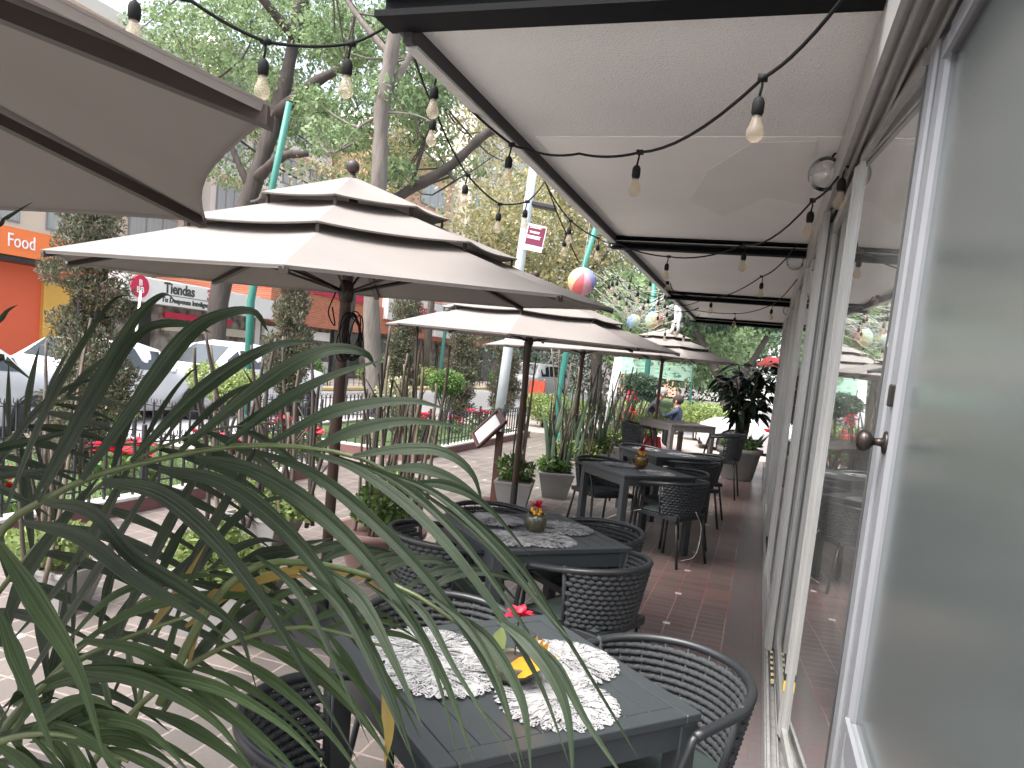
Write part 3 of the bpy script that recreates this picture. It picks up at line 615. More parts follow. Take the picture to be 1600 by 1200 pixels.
b.tube(spline([(-.03, -.03, .06), (-.06, -.04, -.05), (-.02, -.03, -.12), (-.05, -.02, -.02)], 16), .004, 5); b.tube(spline([(.05, 0, -.28), (.02, .02, -.30), (.0, 0, -.27)], 8), .008, 6)
o = b.build('coiled_cable', 'rubber', None, True, (-2.22, 3.62, 1.87)); tag(o, 'loose coil of black cable hanging on the middle parasol pole', 'cable')
# ================================================================== TABLES AND CHAIRS
def make_table(label, sz=.80, h=.75, m='table'):
    t = thing('patio_table', label, 'table', (0, 0, 0), 0, 'square slatted patio tables')
    b = MB(); hs_ = sz/2; fr = .055
    for sx in (-1, 1): b.box((sx*(hs_-fr/2), 0, h-.0125), (fr, sz, .025), bev=.003); b.box((0, sx*(hs_-fr/2), h-.0125), (sz-2*fr-.003, fr, .025), bev=.003)
    n = 8; pw = (sz-2*fr-.004)/n
    for i in range(n): b.box((-hs_+fr+.002+pw*(i+.5), 0, h-.013), (pw-.0035, sz-2*fr-.006, .024), bev=.002)
    b.build('tabletop', m, t)
    b = MB()
    for sx in (-1, 1): b.box((sx*(hs_-.02), 0, h-.062), (.024, sz-.14, .07)); b.box((0, sx*(hs_-.02), h-.062), (sz-.14, .024, .07))
    b.build('apron', m, t)
    for sx in (-1, 1):
        for sy in (-1, 1):
            b = MB(); b.box((sx*(hs_-.036), sy*(hs_-.036), (h-.027)/2), (.064, .064, h-.027), bev=.004); b.build('leg', m, t)
    return t
def backpt(a, t):   # chair back surface; a angle from the rear, t 0 seat..1 rail
    r = .235+.05*t; return Vector((r*math.sin(a)*1.02, -r*math.cos(a)*1.0, .44+.29*t))
def railpt(u):      # u -1..1 round the chair
    a = u*2.05; r = .295
    x = r*math.sin(a)*(1.0 if abs(a) < PI/2 else 1.0); y = -r*math.cos(a); z = .745-.05*abs(u)**2
    if abs(a) > PI/2: x = math.copysign(r*(1-.05*(abs(a)-PI/2)), a); y = (abs(a)-PI/2)*r*1.15
    return Vector((x, y, z))
def make_chair(label):
    t = thing('woven_chair', label, 'chair', (0, 0, 0), 0, 'woven rope armchairs round the patio tables')
    b = MB(); b.tube([railpt(-1+i/24) for i in range(49)], .0155, 10); b.build('arm_rail', 'chair', t, True)
    b = MB()
    rows, cols = 11, 20
    for i in range(rows):
        t0 = .03+.94*(i+.5)/rows
        for j in range(cols):
            a0 = -1.38+2.76*(j+(.5 if i % 2 else 0))/cols; a1 = a0+2.76/cols*1.22
            if a1 > 1.42: continue
            m_ = (a0+a1)/2; d = Vector((math.sin(m_), -math.cos(m_), 0))*.008
            pts = [backpt(a0, t0)-d*.7, backpt(a0+(a1-a0)*.25, t0)+d*.5, backpt(m_, t0)+d, backpt(a0+(a1-a0)*.75, t0)+d*.5, backpt(a1, t0)-d*.7]
            b.tube(pts, [.007, .0130, .0138, .0130, .007], 6, True)
    for j in range(cols//2+1):
        a = -1.38+2.76*j/(cols//2); b.tube([backpt(a, 0), backpt(a, .5), backpt(a, 1.03)], .004, 5)
    for sg in (-1, 1): b.tube([backpt(sg*1.4, 0), backpt(sg*1.4, .5), backpt(sg*1.4, 1.03)], .011, 6)
    b.tube([backpt(-1.4+2.8*i/20, 0) for i in range(21)], .009, 6)
    b.build('woven_back', 'rope', t, True)
    b = MB(); n = 8
    for i in range(n): b.box((0, -.21+.44*(i+.5)/n, .437), (.44, .036, .014), bev=.002)
    for sx in (-1, 1): b.box((sx*.22, .01, .425), (.025, .46, .04), bev=.003)
    b.box((0, .235, .425), (.42, .025, .04), bev=.003); b.box((0, -.215, .425), (.42, .025, .04), bev=.003); b.build('seat', 'chair', t)
    b = MB()
    P = []
    for i in range(9):
        row = []
        for j in range(9):
            u, v = -1+2*i/8, -1+2*j/8; e = (1-u**4)*(1-v**4); row.append((u*.205, v*.21+.01, .449+.035*e**.35))
        P.append(row)
    b.grid(P); b.build('cushion', 'cushion', t, True)
    for sx in (-1, 1):
        b = MB(); e = railpt(sx*1.0); b.tube(spline([e, (e.x, e.y+.02, e.z-.03), (sx*.262, .235, .44), (sx*.27, .26, 0)], 10), .0125, 8); b.build('leg', 'chair', t, True)
        b = MB(); b.tube([(sx*.195, -.19, .44), (sx*.23, -.275, 0)], .0125, 8); b.build('leg', 'chair', t, True)
    return t
tb = make_table('charcoal slatted table nearest the camera with four white lace doilies')
ch = make_chair('woven rope chair on the window side of the nearest table, big in the lower right')
Q = PI/4
def ctr(c, L=.4): return c
T = [(-.61, 2.02, .80, .85), (-1.10, 3.87, .80, .76), (-1.03, 7.15, .82, .73), (-.98, 9.03, .82, .70)]
tb.location = (T[0][0], T[0][1], 0); tb.rotation_euler = (0, 0, T[0][3])
TL = ['', 'charcoal slatted table second from camera with lace doilies and red flower jar', 'charcoal table in the middle distance, third from camera, with amber jar', 'charcoal table fourth from camera, low behind the amber jar table']
tabs = [tb]
for i in (1, 2, 3): tabs.append(dup(tb, TL[i], (T[i][0], T[i][1], 0), T[i][3]))
def at_table(i, side, off=.42, lat=0, dr=0):
    x, y, s, r = T[i]; ang = r+side*PI/2   # side 0: local +x
    d = Vector((math.cos(ang), math.sin(ang), 0)); n = Vector((-d.y, d.x, 0))
    p = Vector((x, y, 0))+d*(.4+off-.28)+n*lat
    return p, ang+PI/2+dr     # chair faces -d : its local +Y must point to -d
chairs = [(0, 0, .36, -.11, .15, ''), (0, 1, .33, -.02, .0, 'woven rope chair behind the nearest table, seen through palm leaves'), (0, 2, .34, .1, -.15, 'woven rope chair alone at lower left behind palm leaves'),
          (1, 0, .30, .05, .1, 'woven rope chair on the window side of the second table'), (1, 3, .35, .10, .45, 'woven rope chair with its solid back to us between first and second tables'), (1, 2, .36, -.02, .0, 'woven rope chair left of the second table, half hidden by palm'), (1, 1, .33, 0, .1, 'woven rope chair at the far left corner of the second table'),
          (2, 1, .40, .06, .05, 'woven rope chair with green cushion at far left of third table'), (2, 3, .34, .10, .35, 'woven rope chair with its back to us in front of third table'), (2, 0, .34, 0, 0, 'woven rope chair behind third table on the window side'),
          (3, 1, .42, 0, .1, 'woven rope chair at far left of the fourth table'), (3, 3, .34, .05, .1, 'woven rope chair with its back to us in front of the fourth table'), (3, 0, .34, 0, 0, 'woven rope chair on the window side of the fourth table')]
for k, (i, sd, off, lat, dr, lb) in enumerate(chairs):
    p, a = at_table(i, sd, off, lat, dr)
    if k == 0: ch.location = p; ch.rotation_euler = (0, 0, a)
    else: dup(ch, lb, p, a)
# bar height table at the end
bt = make_table('tall grey weathered wood table at the far end of the patio', .80, 1.0, 'tablelight')
bt.location = (-1.13, 11.3, 0); bt.rotation_euler = (0, 0, .75)
bt['group'] = 'tall table at the end of the patio'
for lb, x, y, a in (('tall dark armchair left of the far high table', -1.66, 11.35, -1.3), ('tall dark armchair right of the far high table, back to window', -.44, 11.3, 1.5)):
    c_ = dup(ch, lb, (x, y, 0), a, 'tall armchairs at the high table', (1, 1, 1.24))
def cable(name, lb, pts, r=.003, m='wire'):
    b = MB(); b.tube(spline(pts, 24), r, 5); tag(b.build(name, m, None, True), lb, 'cable')
cable('table_tether', 'pale cable tied round the third table leg', [(-1.62, 7.2, .2), (-1.5, 7.05, .03), (-1.2, 6.9, .3), (-.9, 6.7, .45)])
cable('table_tether', 'pale cable dangling behind the chair back of third table', [(-.42, 6.7, .5), (-.36, 6.75, .35), (-.38, 6.7, .12), (-.5, 6.8, .02)])
cable('table_tether', 'white cable curling on the floor at the nearest table leg', [G(470, 1200), G(475, 1150), G(500, 1120, .1), G(560, 1100, .15)])
# doilies
def make_doily(label):
    b = MB(); rg2 = random.Random(3)
    for ring, (r0, r1, n, w_, z) in enumerate(((.112, .172, 34, .034, .001), (.07, .13, 25, .036, .003), (.03, .088, 16, .034, .005), (.0, .045, 9, .03, .007))):
        for k in range(n):
            a = 2*PI*(k+.5*(ring % 2))/n+rg2.uniform(-.04, .04); d = Vector((math.cos(a), math.sin(a), 0)); pts = []
            tw = rg2.uniform(-.3, .3)
            for i in range(6): t = i/5; pts.append(d*(r0+(r1-r0)*t)+Vector((0, 0, z+.004*math.sin(PI*t)+rg2.uniform(0, .0012))))
            b.blade(pts, w_*1.2*rg2.uniform(.85, 1.05), (tw*math.sin(a), -tw*math.cos(a), 1), .08, lambda t: max(.08, math.sin(PI*min(1, .12+.87*t)))**.45)
            b.tube([p+Vector((0, 0, .0016)) for p in pts], .0012, 4, False)
    return tag(b.build('lace_doily', 'lace', None, True), label, 'doily', 'white lace doilies on the tables')
dl = make_doily('white lace doily at the front right of the nearest table')
dspec = [(0, 875, 1100, ''), (0, 895, 1032, 'white lace doily at the back right of the nearest table'), (0, 690, 1052, 'white lace doily left of the plant bowl, under palm leaves'), (0, 655, 1010, 'white lace doily at the back left of the nearest table'),
         (1, 868, 853, 'white lace doily at front right of second table'), (1, 880, 826, 'white lace doily at back right of second table'), (1, 785, 842, 'white lace doily left of the red flower jar on second table'), (1, 770, 812, 'white lace doily at back left of second table'),
         (2, 1030, 740, 'white lace doily at the right of third table'), (2, 965, 726, 'white lace doily at the left of third table'), (3, 1065, 712, 'white lace doily at the right of fourth table'), (3, 1010, 703, 'white lace doily at the left of fourth table')]
for k, (i, px, py, lb) in enumerate(dspec):
    p = G(px, py, .752); a = k*.7
    o = dl if k == 0 else dl.copy()
    if k: C.objects.link(o); o['label'] = lb
    # keep each doily on its own table top
    x, y, s, r = T[i]; v = rot(-r) @ (p-Vector((x, y, .752))); lim = .4-.185; v.x = max(-lim, min(lim, v.x)); v.y = max(-lim, min(lim, v.y)); v.z = 0
    v2 = rot(r) @ v
    o.location = (x+v2.x, y+v2.y, .7515+.002*(k % 4)); o.rotation_euler = (0, 0, a)
# centrepieces
def petalflower(b, c, r, n=9, up=.5, seed=1, w_=.5):
    rq = random.Random(seed)
    for k in range(n):
        a = 2*PI*k/n+rq.uniform(-.2, .2); d = Vector((math.cos(a), math.sin(a), rq.uniform(up*.3, up))).normalized(); L_ = r*rq.uniform(.75, 1.1)
        b.blade([Vector(c)+d*L_*t-Vector((0, 0, .25*L_*t*t)) for t in (0, .25, .5, .75, 1)], r*w_, (d.x*.3, d.y*.3, 1), .2)
def jar(label, loc, s=1., fl=True, glass='darkjar'):
    t = thing('flower_jar', label, 'flower jar', loc, 0, 'flower jars on the tables')
    b = MB(); b.lathe([(.03*s, 0), (.042*s, .008*s), (.05*s, .03*s), (.05*s, .06*s), (.043*s, .085*s), (.04*s, .086*s), (.045*s, .06*s), (.01*s, .055*s)], (0, 0, 0), 20); b.build('jar', glass, t, True)
    b = MB(); petalflower(b, (0, 0, .115*s), .062*s, 10, .9, 4, .42); petalflower(b, (0, 0, .125*s), .04*s, 6, 1.6, 5, .45); b.build('poinsettia', 'red', t)
    b = MB(); rq = random.Random(9)
    for k in range(10):
        a = rq.uniform(0, 6.3); b.ball((.02*s*math.cos(a), .02*s*math.sin(a)-.01*s, .085*s+rq.uniform(0, .025)*s), .009*s, 8, 6)
    b.tube([(0, 0, .05*s), (0, 0, .12*s)], .003*s, 5); b.build('gold_ornament', 'gold', t, True)
    return t
MT['darkjar'] = mat('green_glass_jar', (.035, .04, .03), .12, var=.5, scale=20, spec=.8, col2=(.09, .085, .05))
MT['amberjar'] = mat('amber_glass_jar', (.22, .12, .015), .12, var=.5, scale=25, spec=.8, col2=(.05, .03, .01))
MT['gold'] = mat('gold_ribbon', (.65, .33, .03), .3, metal=.3, var=.3, scale=50)
jar('small dark glass jar with red poinsettia and gold bow on second table', G(836, 830, .757), 1.15)
jar('amber jar with small red flower on third table', G(1001, 729, .757), 1.35, True, 'amberjar')
p0 = G(800, 1062, .757)
t = thing('plant_bowl', 'dark bowl with a red flower stem, gold ribbon and orange leaf on nearest table', 'plant bowl', p0); t.scale = (1.25, 1.25, 1.25)
b = MB(); b.lathe([(.028, 0), (.04, .004), (.062, .03), (.066, .05), (.06, .05), (.055, .032), (.002, .028)], (0, 0, 0), 22); b.build('bowl', 'darkjar', t, True)
b = MB(); b.ball((0, 0, .037), .055, 14, 8, (1, 1, .4)); b.build('soil', 'soildark', t, True)
b = MB(); b.tube(spline([(0, 0, .04), (.0, 0, .1), (.002, 0, .15)], 6), .0022, 5); b.tube(spline([(.01, 0, .04), (.03, .01, .09), (.045, 0, .115)], 6), .0018, 5); b.build('stalk', 'barkdark', t, True)
b = MB(); petalflower(b, (.0, 0, .148), .046, 8, 1.1, 12, .55); petalflower(b, (.002, 0, .152), .03, 5, 1.6, 2, .6); b.build('red_flower', 'red', t)
b = MB(); b.blade([(-.03, -.01, .07), (-.035, -.012, .10), (-.03, -.014, .125)], .035, (0, -1, 0), .1); b.blade([(-.06, 0, .04), (-.05, 0, .075), (-.06, -.01, .1)], .03, (0, -1, 0), .1); b.build('green_leaf', 'bush', t)
b = MB(); b.blade([(.0, -.05, .035), (.035, -.05, .055), (.075, -.045, .078), (.11, -.04, .095)], .045, (-.3, -1, .3), .15); b.build('orange_leaf', 'gold', t, True)
b = MB()
for k in range(5): b.blade([(.045+.004*k, .0, .065), (.05+.01*(k-2), -.005, .09), (.05+.014*(k-2), -.008, .118-.004*abs(k-2))], .018, (0, -1, 0), .3)
for k in range(4): b.blade([(-.04, -.02, .045), (-.06-.01*k, -.02, .055+.008*k), (-.075, -.025, .075-.012*k)], .02, (0, -1, 0), .3)
b.build('gold_ribbon', 'gold', t, True)
# ================================================================== PLANTERS WITH CANES AND SWORD PLANTS
def canes(parent, n, w_, d_, h0, h1, seed, lean=.12, m='stem', twig=.5, r=.011):
    rq = random.Random(seed)
    for k in range(n):
        x, y = rq.uniform(-w_, w_), rq.uniform(-d_, d_); h_ = rq.uniform(h0, h1); lx, ly = rq.uniform(-lean, lean), rq.uniform(-lean, lean)
        kx, ky = rq.uniform(-.03, .03), rq.uniform(-.03, .03); pts = []; rs = []
        N_ = 14
        for i in range(N_):
            t = i/(N_-1); pts.append((x+lx*t*h_+kx*math.sin(t*6), y+ly*t*h_+ky*math.sin(t*5), .2+t*h_)); rs.append(r*(1.15-.45*t)*(1.0+.18*(i % 2)))
        b = MB(); b.tube(pts, rs, 7)
        if rq.random() < twig:
            i = rq.randint(4, 10); p = Vector(pts[i]); a = rq.uniform(0, 6.3); q = p+Vector((.12*math.cos(a), .12*math.sin(a), .18)); b.tube([p, q], [r*.6, r*.3], 5)
            if rq.random() < .5: b.blade([q, q+Vector((.08*math.cos(a), .08*math.sin(a), .08)), q+Vector((.17*math.cos(a), .17*math.sin(a), .07))], .03)
        b.build('stem', 'stemdark' if (m == 'mix' and rq.random() < .45) else ('stem' if m == 'mix' else m), parent, True)
def swords(parent, n, w_, d_, h0, h1, seed, spread=.25, wd=.055):
    rq = random.Random(seed)
    for k in range(n):
        x, y = rq.uniform(-w_, w_), rq.uniform(-d_, d_); h_ = rq.uniform(h0, h1); a = rq.uniform(0, 2*PI); s_ = rq.uniform(.2, 1)*spread
        pts = [(x+math.cos(a)*s_*t*t*h_, y+math.sin(a)*s_*t*t*h_, .22+h_*t) for t in [i/8 for i in range(9)]]
        aa = rq.uniform(0, PI); b = MB(); b.blade(pts, wd*rq.uniform(.7, 1.1), (math.cos(aa), math.sin(aa), 0), .35, lambda t: (.65+.5*t if t < .5 else .9*(1-((t-.5)/.5)**2.2)+.01))
        b.build('sword_leaf', 'snake', parent, True)
def box_planter(parent, w_=.34, d_=.34, h_=.30, m='planter'):
    b = MB(); b.box((0, 0, h_/2), (w_*.68, d_*.68, h_), top=(w_, d_)); b.box((0, 0, h_+.012), (w_+.01, d_+.01, .024)); o = b.build('pot', m, parent)
    b = MB(); b.box((0, 0, h_+.02), (w_*.88, d_*.88, .016)); b.build('soil', 'soildark', parent)
def round_pot(parent, r=.3, h_=.42, m='planterpink'):
    b = MB(); b.lathe([(r*.66, 0), (r*.72, .02), (r*.95, h_*.85), (r*1.04, h_*.86), (r*1.05, h_), (r*.94, h_), (r*.9, h_-.04), (.001, h_-.05)], (0, 0, 0), 26); b.build('pot', m, parent, True)
GP = 'potted plants in a row along the patio edge'
def plant(name, lb, loc, rz=0): return thing(name, lb, 'potted plant', loc, rz, GP)
pl = plant('potted_shrub', 'small bushy shrub in grey square planter beside the menu stand post', (-2.52, 8.02, 0), .2)
box_planter(pl, .42, .42, .3); leaves('foliage', [(-.06, 0, .47, .15, .15, .14), (.08, .05, .42, .12, .12, .12), (0, 0, .36, .16, .15, .08)], 900, .055, 'bushdark', pl, seed=3); swords(pl, 5, .08, .08, .5, 1.15, 5, .12, .07); canes(pl, 5, .12, .1, .9, 1.7, 6, .06, 'mix')
pl = plant('potted_sword_plant', 'spiky sword leaved plant in pale grey square planter, front of the row', (-2.35, 9.15, 0), .35)
box_planter(pl, .44, .40, .3); leaves('foliage', [(-.1, -.05, .42, .13, .12, .1), (.08, .0, .40, .12, .12, .08)], 650, .055, 'bushdark', pl, seed=4); swords(pl, 17, .13, .12, .5, 1.25, 8, .3); canes(pl, 9, .13, .12, .8, 1.7, 9, .16, 'mix')
for k, (x, y, lb) in enumerate([(-2.45, 10.6, 'sword leaved plant and canes in grey planter, second of the row'), (-2.5, 12.0, 'sword leaved plant with pale bush, third grey planter of the row'), (-2.5, 13.4, 'dense canes over lime bush, fourth planter of the row'), (-2.6, 15.0, 'dense canes over lime bush, last planter of the row')]):
    pl = plant('potted_cane_plant', lb, (x, y, 0), .2*k); box_planter(pl, .5, .42, .3)
    leaves('foliage', [(-.1, 0, .46, .22, .2, .16), (.14, .04, .44, .18, .16, .14)], 1500, .055, 'bush', pl, seed=20+k); swords(pl, 15, .2, .16, .5, 1.3, 30+k, .3, .055); canes(pl, 10, .26, .2, .8, 1.6, 40+k, .16, 'mix', .6, .012)
pl = plant('potted_shrub', 'bushy green shrub in worn round terracotta pot by the middle parasol pole', (-2.62, 5.05, 0)); round_pot(pl, .34, .30)
leaves('foliage', [(0, 0, .47, .22, .22, .17), (-.12, .05, .42, .15, .15, .12)], 2600, .045, 'bushdark', pl, seed=6); canes(pl, 12, .22, .16, .9, 1.45, 12, .18, 'mix')
pl = plant('potted_shrub', 'bushy shrub with tall canes in grey trough at lower left among palm leaves', (-2.72, 3.35, 0), .1); box_planter(pl, .62, .36, .28)
leaves('foliage', [(-.05, .05, .43, .24, .2, .15), (.2, 0, .38, .14, .14, .1)], 2200, .05, 'bush', pl, seed=7)
pl = plant('cane_clump', 'thick clump of dry canes behind palm leaves beside the garden bed', (-3.6, 4.95, 0)); box_planter(pl, .5, .4, .25)
leaves('foliage', [(0, 0, .4, .22, .2, .14), (.3, 0, .36, .15, .14, .1)], 1500, .05, 'bush', pl, seed=8); canes(pl, 18, .42, .3, .8, 1.55, 14, .2, 'mix', .4, .015)
pl = plant('cane_clump', 'clump of canes in front of the gap between the two garden beds', (-3.2, 6.4, 0)); box_planter(pl, .5, .4, .25)
leaves('foliage', [(0, 0, .4, .2, .18, .12)], 900, .05, 'bush', pl, seed=9); canes(pl, 12, .36, .3, .9, 1.75, 15, .12, 'mix', .4, .016)
pl = plant('cane_clump', 'slim canes rising left of the palm near the garden bed', (-3.7, 3.2, 0)); box_planter(pl, .4, .3, .22); canes(pl, 10, .3, .2, .7, 1.5, 16, .2, 'mix', .4, .011)
leaves('foliage', [(0, 0, .35, .2, .18, .14), (-.25, 0, .3, .16, .15, .1)], 1200, .05, 'bush', pl, seed=19)
# big pot with rubber tree
pl = thing('rubber_tree', 'tall rubber tree with big dark leaves in round grey pot by the windows', 'potted tree', (-.24, 13.6, 0))
round_pot(pl, .37, .55, 'planter')
b = MB(); rq = random.Random(4); limbs = []
for k in range(6):
    a = k*1.05; p = [(.05*math.cos(a), .05*math.sin(a), .5), (.08*math.cos(a)+rq.uniform(-.05, .05), .08*math.sin(a), 1.0), (.22*math.cos(a), .2*math.sin(a), 1.5+rq.uniform(-.2, .2)), (.42*math.cos(a), .3*math.sin(a), 1.95+rq.uniform(-.3, .15))]
    sp = spline(p, 12); limbs.append(sp); b.tube(sp, [.045-.003*i for i in range(12)], 7)
b.build('trunk', 'barkdark', pl, True)
MT['ficus'] = leafmat('rubber_tree_leaves', (.008, .016, .010), (.022, .042, .024), .3, .05)
b = MB()
for k in range(270):
    sp = limbs[k % 6]; p = sp[rq.randint(5, 11)]; a = rq.uniform(0, 2*PI); d = Vector((math.cos(a), math.sin(a)*.8, rq.uniform(-.9, .35))).normalized(); L_ = rq.uniform(.16, .27); st = p+d*rq.uniform(.03, .16)
    b.blade([st+d*L_*t-Vector((0, 0, .10*L_*t*t*3)) for t in (0, .2, .4, .6, .8, 1)], L_*.48, (rq.uniform(-.6, .6), rq.uniform(-.6, .6), 1), .2)
b.build('leaves', 'ficus', pl, True)
leaves('ground_foliage', [(0, 0, .62, .3, .3, .1)], 500, .09, 'bushdark', pl, seed=10)
b = MB(); rq = random.Random(2)
for k in range(9): a = k*.7; b.blade([(.2*math.cos(a)*.6+.1, .2*math.sin(a)*.6, .55), (.26*math.cos(a)+.1, .26*math.sin(a), .72), (.36*math.cos(a)+.1, .3*math.sin(a), .86)], .05, (-math.sin(a), math.cos(a), 0), .3)
b.build('sword_leaves', 'snake', pl, True)
# menu stand
t = thing('menu_stand', 'red brown wooden menu stand with a tilted white menu board', 'menu stand', (-2.80, 8.15, 0), 0)
b = MB(); b.box((0, 0, .42), (.075, .05, .84)); b.box((0, 0, .015), (.34, .3, .03)); b.build('post', 'wood', t)
_u1 = Vector((.66, .10, .74)).normalized(); _n1 = Vector((-.42, -.62, .50)); _n1 = (_n1-_u1*_n1.dot(_u1)).normalized(); _v1 = _n1.cross(_u1); br = Matrix((_u1, _v1, _n1)).transposed()
cB = Vector((-.12, -.04, .86)); b = MB(); b.box(cB, (.44, .31, .02), br)
for sx in (-1, 1): b.box(cB+br @ Vector((sx*.215, 0, .015)), (.03, .31, .03), br); b.box(cB+br @ Vector((0, sx*.145, .015)), (.40, .03, .03), br)
b.build('board', 'wood', t); b = MB(); b.box(cB+br @ Vector((-.02, 0, .013)), (.33, .25, .004), br); b.build('menu_sheet', 'paper', t)
# ================================================================== GARDEN BEDS
def fence(label, x0, y0, x1, y1, h=.62, sp=.15, z0=.13):
    t = thing('iron_fence', label, 'fence', (x0, y0, 0), 0, 'low iron fences round the garden beds'); d = Vector((x1-x0, y1-y0, 0)); L_ = d.length; d.normalize(); n = Vector((-d.y, d.x, 0))
    for zz in (z0+.12, z0+h-.14):
        b = MB(); p = d*L_/2; b.box((p.x, p.y, zz), (L_, .02, .012), rot(math.atan2(d.y, d.x))); b.build('rail', 'iron', t)
    b = MB(); k = int(L_/sp)
    for i in range(k+1):
        p = d*(i*L_/k); b.box((p.x, p.y, z0+h/2-.05), (.019, .019, h-.1))
        for s_ in (-1, 1):
            pts = [p+d*(s_*.05*math.sin(a))+Vector((0, 0, z0+h-.12+.045*(1-math.cos(a)))) for a in (0, .5, 1., 1.6, 2.2)]
            b.tube(pts, .006, 4)
        b.lathe([(.002, .07), (.009, .03), (.004, 0)], p+Vector((0, 0, z0+h-.12)), 5)
    b.build('picket_row', 'iron', t)
    for i in range(0, int(L_/1.4)+1):
        p = d*min(L_, i*1.4); b = MB(); b.box((p.x, p.y, z0+h/2), (.035, .035, h+.05), bev=.004); b.build('post', 'iron', t)
    return t
def bed(nm, lab, x0, x1, y0, y1):
    t = thing('garden_bed', lab, 'garden bed', ((x0+x1)/2, (y0+y1)/2, 0), 0, 'raised garden beds'); X, Y_ = (x1-x0)/2, (y1-y0)/2
    b = MB()
    for s_ in (-1, 1): b.box((s_*(X-.07), 0, .05), (.14, 2*Y_, .14)); b.box((0, s_*(Y_-.07), .05), (2*X-.28, .14, .14))
    b.build('kerb_wall', 'terra', t)
    b = MB()
    for s_ in (-1, 1): b.box((s_*(X-.07), 0, .135), (.15, 2*Y_+.01, .03), bev=.006); b.box((0, s_*(Y_-.07), .1352), (2*X-.30, .15, .03), bev=.006)
    b.build('kerb_cap', 'kerbwhite', t)
    b = MB(); b.box((0, 0, .04), (2*X-.29, 2*Y_-.29, .10)); b.build('soil', 'soil', t)
    rgx = np.random.default_rng(3); n = int(4*X*Y_*900)
    # grass as fine tufts
    ce = [(0, 0, .10, X-.2, Y_-.2, .02)]
    px = rgx.uniform(-X+.2, X-.2, n); py = rgx.uniform(-Y_+.2, Y_-.2, n); hh = rgx.uniform(.03, .07, n); a = rgx.uniform(0, 2*PI, n); wv = .006
    V = np.stack([np.stack([px-wv*np.cos(a), py-wv*np.sin(a), np.full(n, .088)], 1), np.stack([px+wv*np.cos(a), py+wv*np.sin(a), np.full(n, .088)], 1), np.stack([px+rgx.normal(0, .02, n), py+rgx.normal(0, .02, n), .088+hh], 1)], 1).reshape(-1, 3)
    me = bpy.data.meshes.new('grass'); me.vertices.add(3*n); me.vertices.foreach_set('co', V.ravel()); me.loops.add(3*n); me.loops.foreach_set('vertex_index', np.arange(3*n)); me.polygons.add(n)
    me.polygons.foreach_set('loop_start', np.arange(n)*3); me.polygons.foreach_set('loop_total', np.full(n, 3)); me.materials.append(MT['grass']); me.update(calc_edges=True)
    o = bpy.data.objects.new('grass', me); C.objects.link(o); o.location = t.location; o['kind'] = 'stuff'; o['label'] = 'short green lawn inside '+nm; o['category'] = 'grass'
    return t
bed('the near garden bed', 'near garden bed with red kerb wall and white cap left of the palm', -8.0, -5.1, 1.0, 8.0)
bed('the far garden bed', 'far garden bed with red kerb wall and white cap behind the menu stand', -8.0, -4.85, 10.2, 16.2)
fence('black iron fence with curled tips along the patio side of the near bed', -5.17, 1.1, -5.17, 7.93)
fence('black iron fence with curled tips along the road side of the near bed', -7.93, 1.1, -7.93, 7.93)
fence('short iron fence across the far end of the near bed', -7.9, 7.93, -5.2, 7.93)
fence('iron fence along the patio side of the far bed behind the menu stand', -4.92, 10.27, -4.92, 16.1)
fence('iron fence across the front end of the far bed', -7.93, 10.27, -4.95, 10.27)
fence('iron fence along the road side of the far bed', -7.93, 10.3, -7.93, 16.1)
GPO = 'red poinsettias in the garden beds'
def poin(lb, loc, s=1, sd=1):
    t = thing('poinsettia', lb, 'flower', loc, sd, GPO); b = MB(); rq = random.Random(sd)
    for k in range(7): petalflower(b, (rq.uniform(-.15, .15)*s, rq.uniform(-.15, .15)*s, .30*s+rq.uniform(-.09, .08)), .14*s, 9, 1.1, sd*10+k, .5)
    b.build('bracts', 'red', t); leaves('leaves', [(0, 0, .16*s, .18*s, .18*s, .13*s)], 160, .08*s, 'bushdark', t, seed=sd)
for k, (px, py, Xv, lb) in enumerate([(195, 775, -5.5, 'red poinsettia behind palm leaves at left of near bed'), (5, 762, -5.5, 'red poinsettia at the left edge of the photo'), (370, 757, -5.55, 'red poinsettia by the canes at right end of near bed'), (478, 722, -5.6, 'red poinsettia right beside the middle parasol pole'), (438, 664, -6.9, 'small pink red poinsettia at road side of near bed'), (327, 700, -6.4, 'small red poinsettia in the middle of near bed'),
                                  (660, 690, -5.6, 'lower left red poinsettia of the far bed'), (661, 672, -6.6, 'upper left red poinsettia of the far bed'), (708, 682, -5.8, 'widest red poinsettia in the middle of the far bed'), (748, 676, -5.5, 'red poinsettia behind the menu board'), (716, 662, -7.2, 'small red poinsettia at the road side of far bed')]):
    c = Xp(px, py, Xv); s = .8+.25*(k % 3 == 0); s *= 1.2; poin(lb, (c.x, c.y, max(.09, c.z-.3*s)), s, k+1)
GS = 'shrubs and topiary in the beds'
def topiary(lb, loc, parts, trunkh, m='bushdark', n=3000, size=.05, sd=1):
    t = thing('topiary_bush', lb, 'bush', loc, 0, GS); leaves('foliage', parts, n, size, m, t, seed=sd)
    b = MB(); rq = random.Random(sd)
    for k in range(5): a = k*1.3; b.tube(spline([(.05*math.cos(a), .05*math.sin(a), -.02), (.09*math.cos(a), .09*math.sin(a), trunkh*.5), (.25*math.cos(a), .25*math.sin(a), trunkh)], 6), [.03, .028, .024, .02, .018, .014], 6)
    b.build('trunk', 'bark', t, True)
topiary('round clipped topiary on bare legs in the far bed', (-6.65, 15.4, .09), [(0, 0, .95, .42, .42, .22), (0, 0, 1.08, .36, .36, .16), (0, 0, .85, .36, .36, .18)], .75, 'bushdark', 9000, .045, 2)
